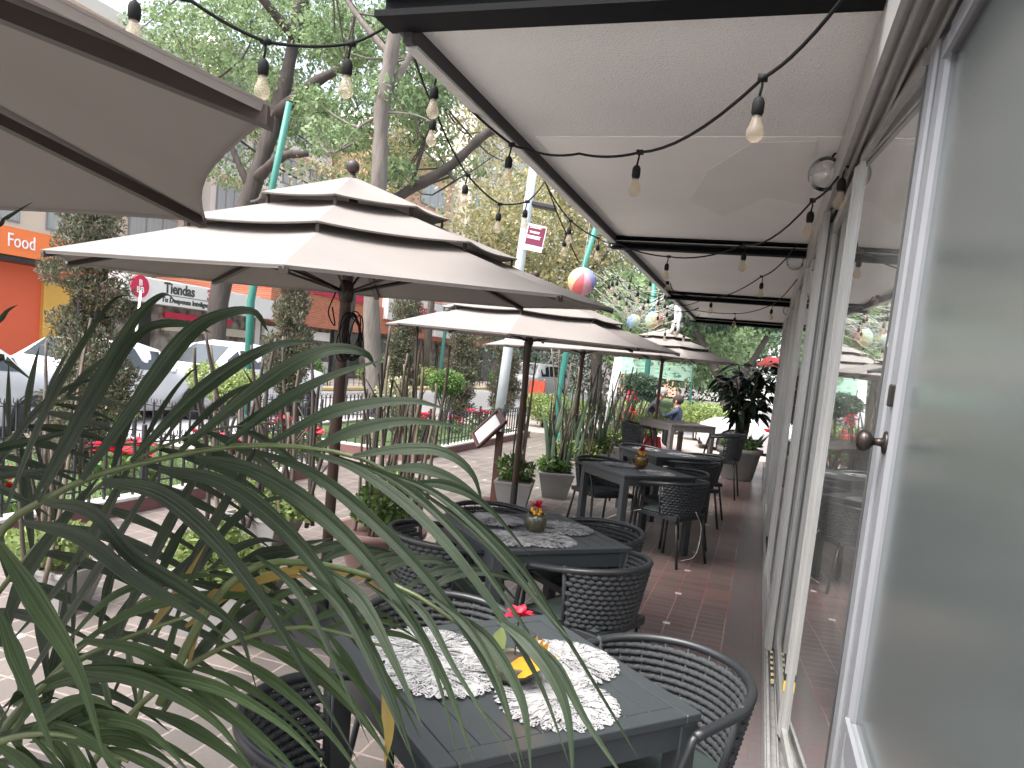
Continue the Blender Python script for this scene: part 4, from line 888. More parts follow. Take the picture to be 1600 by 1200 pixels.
topiary('clipped lime green bush in front of the white oncoming car', (-7.6, 9.4, 0), [(-.4, 0, .95, .33, .3, .24), (.25, 0, .92, .36, .3, .22), (0, 0, .8, .4, .3, .2)], .6, 'bush', 7000, .045, 3)
topiary('pale leafed bush at road side behind palm leaves', (-7.75, 7.15, .09), [(0, 0, .62, .32, .32, .26), (.2, .15, .5, .24, .24, .2)], .4, 'bushpale', 3500, .05, 4)
topiary('pale dry bush beside column cypress in the far bed', (-6.7, 13.0, .09), [(0, 0, .75, .35, .35, .3), (.1, .1, .5, .3, .3, .25)], .5, 'bushpale', 3000, .05, 5)
for k, (x, y, z, rx, lb) in enumerate([(-4.35, 17.4, .45, .5, 'lime green bush behind the cane row, left of it'), (-3.1, 19.6, .5, .5, 'lime green hedge bush behind the dark seated person'), (-1.6, 21.2, .6, .7, 'lime green round bush behind the far high table'), (-5.4, 19.2, .5, .6, 'lime green bush next to the teal post'), (-.9, 22.0, .6, .7, 'lime hedge bush right behind the rubber tree')]):
    topiary(lb, (x, y, 0), [(0, 0, z, rx, rx*.8, .38), (.3, 0, z+.15, rx*.6, .4, .3), (-.3, .1, z+.1, rx*.6, .4, .3)], z, 'bush', 4500, .07, 11+k)
topiary('dark clipped bush hanging over the seated people', (-2.75, 17.9, 0), [(0, 0, 1.42, .48, .45, .26), (.25, 0, 1.3, .35, .35, .22)], 1.2, 'leafC', 5000, .06, 21)
for k, (x, y, lb) in enumerate([(-17.3, 21.5, 'green hedge bush before the white signed shop'), (-17.2, 25.0, 'low dark green hedge bush before white signed shop'), (-16.9, 31.0, 'yellow green hedge bush before brick shop'), (-16.7, 35.0, 'yellow green hedge bush right of brick shop'), (-16.8, 41.0, 'green hedge bush across road behind round topiary'), (-16.9, 48.0, 'farthest hedge bush on the other side of road')]):
    topiary(lb, (x, y, 0), [(0, 0, .5, .7, 1.5, .5), (0, .8, .6, .5, .8, .5)], .4, 'bush' if k in (0, 2, 3) else 'bushdark', 3500, .12, 31+k)
fence('iron fence across the road in front of the shop hedges', -16.3, 17.5, -16.3, 60, .8, .45, 0)
# cypresses
def cypress(lb, x, y, z0, z1, r, m='cyp', n=9000, sd=1, sz=.07):
    t = thing('column_cypress', lb, 'cypress tree', (x, y, 0), 0, 'column cypresses in the garden beds'); rq = random.Random(sd); P = []
    k = int((z1-z0)/.16)
    for i in range(k):
        u = i/k; z = z0+(z1-z0)*u; rr = r*(1-.55*u**2.5)*rq.uniform(.85, 1.15)*(.75+.5*min(1, u*5))
        for q in range(2): a = rq.uniform(0, 6.3); P.append((rr*.35*math.cos(a), rr*.35*math.sin(a), z, rr*.75, rr*.75, .17))
    for q in range(8): a = rq.uniform(0, 6.3); z = rq.uniform(z0+.2, z1-.5); P.append((r*1.0*math.cos(a), r*1.0*math.sin(a), z, r*.25, r*.25, .14))
    leaves('foliage', P, n, sz, m, t, asp=.32, seed=sd, droop=-1.2)
    b = MB()
    for q in range(4): a = q*1.6; b.tube([(.05*math.cos(a), .05*math.sin(a), 0), (.08*math.cos(a), .08*math.sin(a), z0+.2), (.12*math.cos(a), .12*math.sin(a), z0+(z1-z0)*.6)], [.05, .04, .02], 6)
    b.build('trunk', 'barkdark', t, True)
cypress('big brownish column cypress in front of the orange shop', -6.55, 5.9, .15, 3.4, .37, 'cyp', 34000, 1, .045)
cypress('column cypress behind the middle parasol, left of its pole', -7.25, 10.35, .75, 2.75, .30, 'cyp', 18000, 2, .055)
cypress('column cypress right of the coiled cable pole, bare legs', -6.8, 13.5, .8, 3.1, .30, 'cyp', 18000, 3, .055)
cypress('column cypress with trimmed top behind round topiary', -7.1, 17.3, .1, 2.6, .34, 'cyp', 10000, 4, .08)
cypress('small column cypress far right behind tall sword leaves', -7.6, 22.0, .1, 2.3, .4, 'cyp', 8000, 5, .1)
# ================================================================== TREES
def tree(name, lb, base, limbs, clumps, n, size, leaf, bark, trunk_r, sd=1, group='tall street trees'):
    t = thing(name, lb, 'tree', base, 0, group); o = Vector(base); b = MB()
    for L_ in limbs:
        pts = [Vector(p)-o for p in L_[0]]; sp = spline(pts, max(8, len(pts)*5)); r0, r1 = L_[1]; k = len(sp); rq = random.Random(sd)
        b.tube(sp, [(r0+(r1-r0)*i/(k-1))*rq.uniform(.86, 1.14) for i in range(k)], 12)
    if clumps and len(limbs) > 2:
        rq = random.Random(sd+9); ends = [Vector(L_[0][-1])-o for L_ in limbs]+[Vector(L_[0][len(L_[0])//2])-o for L_ in limbs]
        for q in range(26):
            c = Vector(rq.choice(clumps)[:3])-o; e_ = min(ends, key=lambda v: (v-c).length+rq.uniform(0, 3)); mid = (c+e_)/2+Vector((rq.uniform(-.4, .4), rq.uniform(-.4, .4), rq.uniform(-.5, .1)))
            b.tube(spline([e_, mid, c, c+(c-mid)*.5], 9), [trunk_r*.14*(1-.09*i) for i in range(9)], 5)
    b.build('trunk', bark, t, True)
    if clumps: leaves('crown', [(c[0]-o.x, c[1]-o.y, c[2]-o.z, c[3], c[4], c[5]) for c in clumps], n, size, leaf, t, seed=sd, droop=.4)
    return t
def cl(pxs, r, var=.35, sd=1):
    rq = random.Random(sd); out = []
    for (px, py, Yv) in pxs:
        c = Yp(px, py, Yv); f = Yv/20
        for k in range(3):
            s = r*f*rq.uniform(1-var, 1+var); out.append((c.x+rq.uniform(-1, 1)*r*f*1.3, c.y+rq.uniform(-1.5, 1.5), c.z+rq.uniform(-1, 1)*r*f*1.0, s, s, s*.6))
    return out
def scat(x0, x1, y0, y1, n, Y0, Y1, sd):
    rq = random.Random(sd); return [(rq.uniform(x0, x1), rq.uniform(y0, y1), rq.uniform(Y0, Y1)) for _ in range(n)]
A0 = Xp(338, 545, -16.5); A0.z = 0
tree('street_tree', 'big forked dark trunk tree across the road, upper left', A0, [
    ([A0, Yp(345, 450, 19.8), Yp(395, 290, 20.4), Yp(440, 150, 21), Yp(472, -10, 21.5), Yp(480, -120, 22)], (.34, .16)),
    ([Yp(430, 180, 20.8), Yp(490, 130, 21), Yp(560, 95, 21.5), Yp(580, 80, 22)], (.19, .10)),
    ([Yp(400, 280, 20.4), Yp(440, 245, 20), Yp(480, 240, 20)], (.18, .1)),
    ([Yp(392, 300, 20.3), Yp(350, 200, 20), Yp(330, 130, 20)], (.12, .05)), ([Yp(462, 60, 21), Yp(400, -20, 20), Yp(395, -90, 20)], (.16, .08))],
     cl(scat(220, 560, -60, 160, 46, 21, 27, 1)+scat(330, 560, 150, 290, 12, 21.5, 27, 2), .72, sd=1), 29000, .15, 'leafA', 'barkdark', .3, 1)
B0 = Yp(580, 470, 15); B0 = Vector((B0.x, 15.6, .08))
tree('street_tree', 'slender pale trunk tree rising behind the middle parasol top', B0, [
    ([B0, Yp(580, 430, 15.3), Yp(592, 290, 15), Yp(597, 170, 15), Yp(612, 80, 15), Yp(628, -20, 15), Yp(632, -120, 15)], (.19, .13)),
    ([Yp(600, 150, 15), Yp(640, 90, 15.5), Yp(655, 40, 16)], (.10, .05)), ([Yp(594, 180, 15), Yp(560, 200, 15), Yp(530, 235, 15)], (.04, .015)),
    ([Yp(612, 90, 15), Yp(555, 20, 15), Yp(520, -40, 15)], (.08, .04)), ([Yp(598, 175, 15), Yp(650, 180, 15), Yp(690, 200, 15)], (.03, .01))],
     cl(scat(500, 690, -80, 60, 18, 15.5, 20, 3)+scat(480, 700, 60, 270, 22, 15.6, 20, 4), .5, sd=3), 20000, .115, 'leafA', 'barkpale', .2, 3)
C0 = Yp(545, 420, 17); C0 = Vector((C0.x, 17, 0))
tree('street_tree', 'tree with thick bare branch slanting up to the canopy edge', C0, [
    ([C0, Yp(555, 400, 17), Yp(590, 335, 17), Yp(635, 300, 17), Yp(700, 262, 17), Yp(752, 215, 17), Yp(800, 180, 17), Yp(840, 110, 17)], (.16, .09)),
    ([Yp(700, 262, 17), Yp(705, 275, 17), Yp(712, 282, 17)], (.06, .03)), ([Yp(640, 298, 17), Yp(665, 220, 17.3), Yp(690, 160, 17.5)], (.05, .02))],
     cl(scat(600, 740, 90, 250, 20, 20, 26, 5)+scat(560, 640, 200, 300, 6, 20, 26, 55), .7, sd=5), 9000, .13, 'leafB', 'barkdark', .2, 5)
D0 = Vector((Yp(935, 600, 34).x, 34, 0))
tree('street_tree', 'pale yellowish tree behind the teal pole and grey pole', D0, [([D0, Yp(930, 520, 34), Yp(905, 440, 34), Yp(890, 340, 34), Yp(900, 250, 34)], (.3, .1)), ([Yp(900, 430, 34), Yp(830, 380, 33), Yp(770, 330, 33)], (.13, .04)), ([Yp(895, 400, 34), Yp(930, 360, 34), Yp(960, 340, 34)], (.15, .05)), ([Yp(902, 440, 34), Yp(945, 400, 33), Yp(960, 350, 33)], (.12, .04))],
     cl(scat(730, 990, 330, 480, 46, 30, 40, 7)+scat(800, 960, 250, 340, 16, 30, 40, 8), .8, sd=7), 32000, .19, 'leafB', 'bark', .3, 7)
for k, (x, y, px0, px1, py0, py1, lb) in enumerate([(-6.5, 46, 930, 1090, 400, 560, 'dark green tree mass beyond the cable tangle'), (-1.8, 42, 1070, 1200, 490, 560, 'dark green tree beyond the far parasol tip'), (-4.5, 30, 1020, 1110, 470, 545, 'mid green tree behind white hanging sheet'), (-7.8, 50, 800, 960, 470, 590, 'dark tree behind the white van')]):
    b0 = Vector((x, y, 0)); ce = cl(scat(px0, px1, py0, py1, 24, y-5, y+5, 60+k), .95, sd=60+k)
    tree('park_tree', lb, b0, [([b0, b0+Vector((.2, 0, 2)), b0+Vector((.1, 0, 4.5)), b0+Vector((.5, 0, 7))], (.32, .1)), ([b0+Vector((.1, 0, 2.6)), b0+Vector((-1.4, 0, 4.5)), b0+Vector((-2.4, 0, 6))], (.16, .05)), ([b0+Vector((.1, 0, 3)), b0+Vector((1.6, 0, 4.6)), b0+Vector((2.5, 0, 6))], (.16, .05))], ce, 20000, .2, 'leafC' if k != 2 else 'leafA', 'barkdark', .3, 60+k, 'trees of the park at the street end')
o0 = Vector((-1.15, 24.5, 0))
tree('park_tree', 'grey forked trunk leaning behind the farthest parasol tip', o0, [([o0, o0+Vector((.1, 0, 1.2)), o0+Vector((-.5, 0, 2.3)), o0+Vector((-1.1, 0, 3.2))], (.2, .1)), ([o0+Vector((.1, 0, 1.2)), o0+Vector((.7, 0, 2.3)), o0+Vector((1.1, 0, 3.2))], (.15, .08))], [(o0.x-.8, 24.5, 4.2, 1.6, 1.6, 1.0), (o0.x+1.2, 24.5, 4.4, 1.6, 1.6, 1.0), (o0.x+.2, 24.5, 4.9, 1.8, 1.8, 1.)], 9000, .17, 'leafC', 'barkdark', .2, 71, 'trees of the park at the street end')
# ================================================================== POLES AND SIGNS
def pole(name, lb, cat, pts, r0, r1, m, grp='street poles'):
    t = thing(name, lb, cat, pts[0], 0, grp); b = MB(); o = Vector(pts[0]); b.tube([Vector(p)-o for p in pts], [r0+(r1-r0)*i/(len(pts)-1) for i in range(len(pts))], 12); b.build('shaft', m, t, True)
    b = MB(); b.lathe([(r0*1.7, 0), (r0*1.7, .1), (r0*1.1, .3), (r0, .32)], (0, 0, 0), 12); b.build('footing', m, t); return t
pole('street_lamp_post', 'teal lamp post left of the middle parasol top', 'lamp post', [(-8.5, 11, 0), Yp(392, 470, 11), Yp(425, 295, 11), Yp(452, 160, 11)], .075, .05, 'teal')
pole('street_lamp_post', 'teal lamp post slanting behind cane row near the white van', 'lamp post', [(-4.28, 16.6, 0), Yp(872, 620, 16.6), Yp(905, 440, 16.6), Yp(937, 335, 16.6)], .085, .06, 'teal')
pole('street_lamp_post', 'small teal post rising beyond the two hanging lanterns', 'lamp post', [Vector((Yp(1012, 600, 24).x, 24, 0)), Yp(1018, 500, 24), Yp(1022, 440, 24)], .09, .08, 'teal')
pole('street_lamp_post', 'thin pale teal post across the road behind topiary', 'lamp post', [Vector((Yp(686, 590, 26).x, 26, 0)), Yp(695, 520, 26), Yp(702, 480, 26)], .07, .06, 'teal')
t = pole('utility_pole', 'thick pale grey pole carrying the maroon notice', 'pole', [(Yp(775, 690, 15.5).x, 15.5, 0), Yp(792, 560, 15.5), Yp(824, 330, 15.5), Yp(835, 250, 15.5)], .12, .09, 'greypole')
o = t.location; c = Yp(836, 372, 15.25); RS = rot(.18) @ Matrix.Rotation(.13, 3, 'Y')
b = MB(); b.box(c-o, (.40, .03, .54), RS); nb = b.build('notice_board', 'signwhite', t)
b = MB(); b.box(c-o+RS @ Vector((0, -.018, .04)), (.37, .008, .39), RS); b.build('notice_panel', 'maroon', nb)
b = MB()
for k, (w_, z) in enumerate([(.30, .20), (.24, .17), (.22, .09), (.2, .065), (.30, .0), (.26, -.025), (.28, -.05), (.16, -.215)]): b.box(c-o+RS @ Vector((-.03 if k not in (7,) else 0, -.024, z+.03)), (w_, .004, .013), RS)
b.build('notice_lines', 'letterwhite', nb)
b = MB(); b.box(Yp(850, 322, 15.2)-o, (.5, .25, .10), RS, bev=.02); b.build('lamp_head', 'black', t)
pole('utility_pole', 'tan utility pole across the road beside the brick shop', 'pole', [Vector((-16.6, 35.5, 0)), Vector((-16.6, 35.5, 9))], .2, .16, 'barkpale')
pole('sign_post', 'thin white post in front of the round red shop sign', 'pole', [Vector((Xp(205, 610, -16).x, Xp(205, 610, -16).y, 0)), Xp(213, 520, -16), Xp(220, 455, -16)], .035, .03, 'letterwhite')
# lanterns
def lantern(lb, c, r, sq=(1, 1, 1), sh=0):
    t = thing('rainbow_lantern', lb, 'lantern', c, .4, 'rainbow lanterns over the parasols'); b = MB(); n, k = 24, 14; vs = []
    for s_ in range(8):
        b.cur = (s_+sh) % 8; P = []
        for i in range(k+1):
            th = PI*i/k; P.append([Vector((r*sq[0]*math.sin(th)*math.cos(a), r*sq[1]*math.sin(th)*math.sin(a), r*sq[2]*math.cos(th))) for a in [2*PI*(s_+q/3)/8 for q in range(4)]])
        R_ = Matrix.Rotation(.9, 3, 'X'); b.grid([[R_ @ p for p in row] for row in P])
    b.build('ball', RB, t, True); b = MB(); b.tube([(0, 0, r*.95), (0.02, 0, r+.5)], .003, 5); b.build('cord', 'wire', t); return t
lantern('rainbow striped ball lantern above the middle parasol right tip', Yp(909, 440, 8.2), .155)
lantern('small red and yellow ball lantern above the far parasols, left of two', Yp(990, 502, 12.6), .11, (1, 1, 1.25), 4)
lantern('blue and yellow ball lantern above the far parasols, right of two', Yp(1022, 501, 12.6), .15, (1, 1, 1.15), 6)
b = MB(); a0, a1 = Yp(1058, 475, 13), Yp(1048, 522, 13)
b.tube(spline([a0, (a0+a1)/2+Vector((.03, 0, 0)), a1], 8), [.03, .05, .045, .03, .05, .04, .03, .05], 6); b.tube(spline([a0+Vector((.07, 0, -.05)), (a0+a1)/2+Vector((.09, 0, 0)), a1+Vector((.1, 0, 0))], 8), [.05, .03, .04, .05, .03, .045, .04, .03], 6)
tag(b.build('hanging_cloth', 'signwhite', None, True), 'white twisted cloth hanging above the farthest parasol', 'cloth')
# ================================================================== CARS
def make_car(lb, loc, rz, m='carwhite', suv=False, L_=4.4):
    t = thing('parked_car', lb, 'car', loc, rz, 'cars along the street'); W = .88
    # stations along y (front +): (y, half width, z low, z belt, half roof width, z roof)
    if suv: st = [(-2.3, .80, .45, 1.05, .70, 1.15), (-2.25, .9, .35, 1.12, .72, 1.7), (-1.0, .93, .32, 1.12, .76, 1.84), (.55, .93, .32, 1.12, .76, 1.82), (1.15, .92, .32, 1.12, .80, 1.14), (2.2, .88, .36, 1.08, .80, 1.12), (2.35, .84, .45, .95, .74, 1.0)]
    else: st = [(-2.2, .66, .42, .80, .5, .86), (-2.05, .82, .26, .95, .58, 1.02), (-1.35, .87, .22, .95, .66, 1.08), (-.75, .88, .20, .94, .67, 1.42), (.1, .88, .20, .92, .67, 1.47), (.55, .88, .2, .90, .66, 1.38), (1.15, .87, .2, .88, .70, .97), (1.8, .84, .22, .82, .62, .88), (2.1, .74, .28, .70, .52, .74), (2.2, .6, .36, .6, .4, .62)]
    def ring(s):
        y, w_, z0, zb, wr, zr = s; zm = z0+(zb-z0)*.55
        return [(-w_*.85, y, z0), (-w_, y, zm), (-w_*.97, y, zb), (-wr, y, zr-.03), (-wr*.7, y, zr), (wr*.7, y, zr), (wr, y, zr-.03), (w_*.97, y, zb), (w_, y, zm), (w_*.85, y, z0)]
    # refine by interpolation
    S2 = []
    for i in range(len(st)-1):
        for k in range(4): u = k/4; S2.append(tuple(st[i][q]*(1-u)+st[i+1][q]*u for q in range(6)))
    S2.append(st[-1]); b = MB(); P = [ring(s)+[ring(s)[0]] for s in S2]; b.grid(P); b.add(P[0][:-1], [tuple(range(10))]); b.add(P[-1][:-1], [tuple(range(9, -1, -1))]); b.build('body', m, t, True)
    def sec(y):
        for i in range(len(st)-1):
            if st[i][0] <= y <= st[i+1][0]: u = (y-st[i][0])/(st[i+1][0]-st[i][0]); return ring(tuple(st[i][q]*(1-u)+st[i+1][q]*u for q in range(6)))
    def lp(a, c, u): return Vector(a)*(1-u)+Vector(c)*u
    ys_ = ((-2.0, -1.1), (-1.0, -.1), (.0, .75)) if suv else ((-1.15, -.42), (-.36, .52), (.56, .86))
    for sx in (0, 1):
        for y0, y1 in ys_:
            b = MB(); q = []
            for y, (ua, ub) in ((y0, (.12, .9)), (y1, (.12, .88))):
                r_ = sec(y); lo, hi = (r_[2], r_[3]) if sx == 0 else (r_[7], r_[6]); q.append((lp(lo, hi, ua), lp(lo, hi, ub)))
            off = Vector((-.012 if sx == 0 else .012, 0, .004)); b.add([q[0][0]+off, q[1][0]+off, q[1][1]+off, q[0][1]+off], [(0, 1, 2, 3)]); b.build('side_window', 'carglass', t)
    for y0, y1, nm in (((.6, 1.1, 'windscreen'), (-2.28, -2.26, 'rear_window')) if suv else ((.58, 1.12, 'windscreen'), (-1.32, -.78, 'rear_window'))):
        a, c = sec(y0), sec(y1); b = MB(); off = Vector((0, 0, .012)); b.add([lp(a[4], a[5], 0)+off, lp(a[4], a[5], 1)+off, lp(c[4], c[5], 1.1)+off, lp(c[4], c[5], -.1)+off], [(0, 1, 2, 3)]); b.build(nm, 'carglass', t)
    for sx in (-1, 1):
        for yy in (1.38, -1.38):
            b = MB(); RY = Matrix.Rotation(PI/2, 3, 'Y'); b.lathe([(.2, -.1), (.31, -.1), (.325, -.06), (.325, .06), (.31, .1), (.2, .1)], (sx*.80, yy, .325), 24, RY, False); wh = b.build('wheel', 'tyre', t, True)
            b = MB(); b.lathe([(.2, -.085), (.205, .08), (.05, .06), (.045, .09), (.001, .09)], (sx*.80, yy, .325), 20, RY if sx > 0 else Matrix.Rotation(-PI/2, 3, 'Y'), False)
            b.build('rim', 'rim', wh, True)
            b = MB(); b.lathe([(.36, -.02), (.37, .02), (.001, .02)], (sx*.872, yy, .335), 20, RY, False); b.build('wheel_arch', 'black', t)
        b = MB(); yf = 2.28 if suv else 2.02; b.box((sx*.60, yf-.0, .83 if suv else .66), (.30, .16, .16), rot(-sx*.35), bev=.04); b.build('headlight', 'lamp', t, True)
        b = MB(); b.box((sx*.62, -2.24 if suv else -2.09, .95 if suv else .80), (.28, .12, .16), rot(sx*.3), bev=.03); b.build('tail_light', 'taillamp', t)
        b = MB(); b.box((sx*.97, .62, 1.0), (.16, .1, .11), bev=.03); b.build('mirror', m, t)
    b = MB(); b.box((0, 2.34 if suv else 2.19, .80 if suv else .50), (.95 if suv else .75, .06, .30 if suv else .14)); b.box((0, 2.33 if suv else 2.1, .45 if suv else .32), (1.6 if suv else 1.3, .1, .16)); b.build('grille', 'black', t)
    b = MB(); b.box((0, 2.385 if suv else 2.235, .5 if suv else .40), (.34, .01, .12)); b.build('number_plate', 'signwhite', t)
    return t
make_car('silver white sedan at the far left edge behind palm leaves', (-10.6, 6.6, -.13), PI+.02, 'carsilver')
make_car('white sedan between the big cypress and the oncoming white car', (-11.6, 10.9, -.13), PI*0+.02, 'carwhite')
make_car('white oncoming sedan with visible windscreen behind the lime bush', (-11.45, 14.2, -.13), PI-.12, 'carwhite').scale = (1.08, 1.04, 1.1)
make_car('white boxy van facing us in the street behind canes', (-11.3, 37.5, -.13), PI-.25, 'carwhite', True)
make_car('white car with red stripe seen between potted tree and windows', (.75, 19.6, -.13), PI/2+.1, 'carwhite')
make_car('blue car beyond the white striped car at the window end', (1.6, 27.5, -.13), PI/2, 'carblue', True) if 'carblue' in MT else None
b = MB(); b.box((.35, 18.68, .62), (1.3, .012, .07), Matrix.Rotation(.08, 3, 'Y')); o = b.build('red_stripe', 'taillamp')
for c_ in S.objects:
    if c_.get('label', '').startswith('white car with red stripe'):
        o.parent = c_; o.matrix_parent_inverse = Matrix.Identity(4); bpy.context.view_layer.update()
        o.matrix_world = Matrix.Identity(4)
b = MB(); t = thing('traffic_barrier', 'orange A-frame barrier standing before the white van', 'barrier', (-10.2, 34.5, -.13), .2)
for s_ in (-1, 1):
    b.box((0, s_*.16, .5), (.75, .05, 1.05), Matrix.Rotation(s_*.28, 3, 'X'), bev=.02)
b.build('panels', 'barrier', t); b = MB()
for s_ in (-1, 1): b.box((s_*.25, 0, .06), (.12, .5, .1), bev=.02)
b.build('feet', 'barrier', t)
for k, (px, py, Yv, s, lb) in enumerate([(984, 655, 16.2, .34, 'red tapered planter box standing upper left of dark person'), (978, 692, 15.2, .36, 'red tapered planter box lower left by the lime bush'), (1019, 694, 15.6, .32, 'red tapered planter box right under the lime bush')]):
    c = Yp(px, py, Yv); t = thing('red_planter', lb, 'planter', c-Vector((0, 0, s*.45)), .3*k, 'red tapered planter boxes'); b = MB(); b.box((0, 0, s*.45), (s, s, s*.9), top=(s*.72, s*.72)); b.build('box', 'redplastic', t)
    b = MB(); b.box((0, 0, s*.92), (s*.76, s*.76, .03)); b.build('rim', 'redplastic', t)
    if c.z-s*.45 > .05:
        b = MB(); b.box((0, 0, -(c.z-s*.45)/2), (.06, .06, c.z-s*.45)); b.build('stand', 'black', t)
topiary('small lime bush among the red planter boxes', (Yp(1000, 695, 15.4).x, 15.4, 0), [(0, 0, .62, .42, .3, .2), (.2, 0, .72, .25, .25, .15)], .5, 'bush', 2600, .06, 52)
topiary('red flowers climbing left of the dark person', (Yp(985, 620, 17.2).x, 17.2, 0), [(0, 0, 1.12, .12, .12, .12), (.03, 0, .8, .12, .12, .1)], 1.0, 'red', 130, .06, 53)
# ================================================================== PEOPLE
def person(lb, loc, rz, J, mats, zsplit, hair, face=True):
    """J: dict of joints; continuous skinned body"""
    me = bpy.data.meshes.new('person'); keys = list(J); idx = {k: i for i, k in enumerate(keys)}
    E_ = [('pelvis', 'waist'), ('waist', 'chest'), ('chest', 'neck'), ('neck', 'head'), ('head', 'crown'), ('chest', 'shL'), ('shL', 'elL'), ('elL', 'wrL'), ('wrL', 'haL'), ('chest', 'shR'), ('shR', 'elR'), ('elR', 'wrR'), ('wrR', 'haR'), ('pelvis', 'hiL'), ('hiL', 'knL'), ('knL', 'anL'), ('anL', 'toL'), ('pelvis', 'hiR'), ('hiR', 'knR'), ('knR', 'anR'), ('anR', 'toR')]
    rad = dict(pelvis=(.14, .11), waist=(.13, .10), chest=(.16, .11), neck=(.055, .055), head=(.085, .095), crown=(.07, .08), sh=(.06, .06), el=(.042, .042), wr=(.028, .028), ha=(.03, .018), hi=(.085, .085), kn=(.058, .058), an=(.04, .04), to=(.035, .03))
    me.from_pydata([J[k] for k in keys], [(idx[a], idx[c]) for a, c in E_], []); o = bpy.data.objects.new('person', me); C.objects.link(o)
    sk = o.modifiers.new('s', 'SKIN'); sk.use_smooth_shade = True; ly = me.skin_vertices[0].data
    for k in keys: r_ = rad.get(k) or rad[k[:2]]; ly[idx[k]].radius = r_
    ly[idx['pelvis']].use_root = True; sb = o.modifiers.new('u', 'SUBSURF'); sb.levels = 2; sb.render_levels = 2
    dg = bpy.context.evaluated_depsgraph_get(); m2 = bpy.data.meshes.new_from_object(o.evaluated_get(dg)); m2.name = 'person'; bpy.data.objects.remove(o)
    m2.materials.clear(); [m2.materials.append(MT[x]) for x in mats]
    hd = Vector(J['neck']); hands = [Vector(J['haL']), Vector(J['haR'])]
    for p in m2.polygons:
        c = p.center; sk_ = (c-Vector(J['head'])).length < .15 or c.z > J['neck'][2]+.02 and (c-hd).length < .25 or any((c-h_).length < .09 for h_ in hands)
        p.material_index = 0 if sk_ else (1 if c.z > zsplit else 2); p.use_smooth = True
    o = bpy.data.objects.new('person', m2); C.objects.link(o); o.location = loc; o.rotation_euler = (0, 0, rz); o.scale = (1.12, 1.12, 1.08); tag(o, lb, 'person', 'people at the end of the patio')
    H_ = Vector(J['head']); b = MB(); b.ball(H_+Vector((0, -.02, .035)), .108, 16, 10, (.95, 1.05, 1)); hb = b.build('hair', hair, o, True)
    b = MB()
    for s_ in (-1, 1): b.ball(H_+Vector((s_*.035, .095, .0)), .011, 8, 6)
    b.build('eyes', 'black', o, True); b = MB(); b.ball(H_+Vector((0, .112, -.025)), .016, 8, 6, (.8, 1, 1.4)); b.build('nose', 'skin', o, True)
    for s_ in (-1, 1):
        b = MB(); b.ball(H_+Vector((s_*.098, 0, -.01)), .022, 8, 6, (.5, 1, 1.4)); b.build('ear', 'skin', o, True)
    hm = MB()
    for h_, w_ in ((hands[0], Vector(J['wrL'])), (hands[1], Vector(J['wrR']))):
        d = (h_-w_).normalized(); sd_ = d.cross(Vector((0, 0, 1))).normalized()
        for q in range(4): hm.tube([h_+sd_*(q-1.5)*.018, h_+sd_*(q-1.5)*.02+d*.035, h_+sd_*(q-1.5)*.02+d*(.06-.006*abs(q-1.4))-Vector((0, 0, .012))], [.009, .008, .006], 6)
        hm.tube([h_-d*.02+sd_*.03, h_+sd_*.05+d*.02], [.009, .007], 6)
    hm.build('fingers', 'skin', o, True)
    return o
Jd = dict(pelvis=(0, 0, .50), waist=(0, .05, .66), chest=(0, .16, .86), neck=(0, .25, 1.02), head=(0, .31, 1.12), crown=(0, .32, 1.2), shL=(-.18, .18, .90), elL=(-.22, .30, .66), wrL=(-.12, .46, .58), haL=(-.08, .52, .58), shR=(.18, .18, .90), elR=(.22, .30, .66), wrR=(.12, .46, .58), haR=(.08, .52, .58), hiL=(-.1, .05, .48), knL=(-.14, .45, .5), anL=(-.14, .45, .1), toL=(-.14, .6, .05), hiR=(.1, .05, .48), knR=(.14, .45, .5), anR=(.14, .45, .1), toR=(.14, .6, .05))
person('stooping grey haired person in black seated on stool behind the cane row', (Yp(1008, 640, 17).x, 17.0, .05), -1.35, Jd, ('skin', 'darkcloth', 'darkcloth'), .5, 'hairgrey')
J2 = dict(Jd); J2.update(waist=(0, 0, .64), chest=(0, 0, .82), neck=(0, .02, .96), head=(0, .04, 1.06), crown=(0, .04, 1.14), shL=(-.16, 0, .86), elL=(-.2, .2, .72), wrL=(-.12, .42, .74), haL=(-.1, .48, .75), shR=(.16, 0, .86), elR=(.24, .18, .70), wrR=(.2, .4, .72), haR=(.2, .46, .73))
person('person in blue shirt sitting with arms stretched to the left', (Yp(1058, 650, 17.3).x, 17.4, -.02), 1.45, J2, ('skin', 'bluecloth', 'darkcloth'), .52, 'hairdark')
for lb, x, y in (('low dark stool under the person in black', Yp(1008, 640, 17).x, 17.0), ('low dark stool under the person in blue', Yp(1058, 650, 17.3).x, 17.4)):
    t = thing('stool', lb, 'stool', (x, y, 0), 0, 'low stools at the patio end'); b = MB(); b.box((0, 0, .40), (.36, .36, .04), bev=.01); b.build('seat', 'black', t)
    for sx in (-1, 1):
        for sy in (-1, 1): b = MB(); b.box((sx*.14, sy*.14, .19), (.03, .03, .38)); b.build('leg', 'black', t)
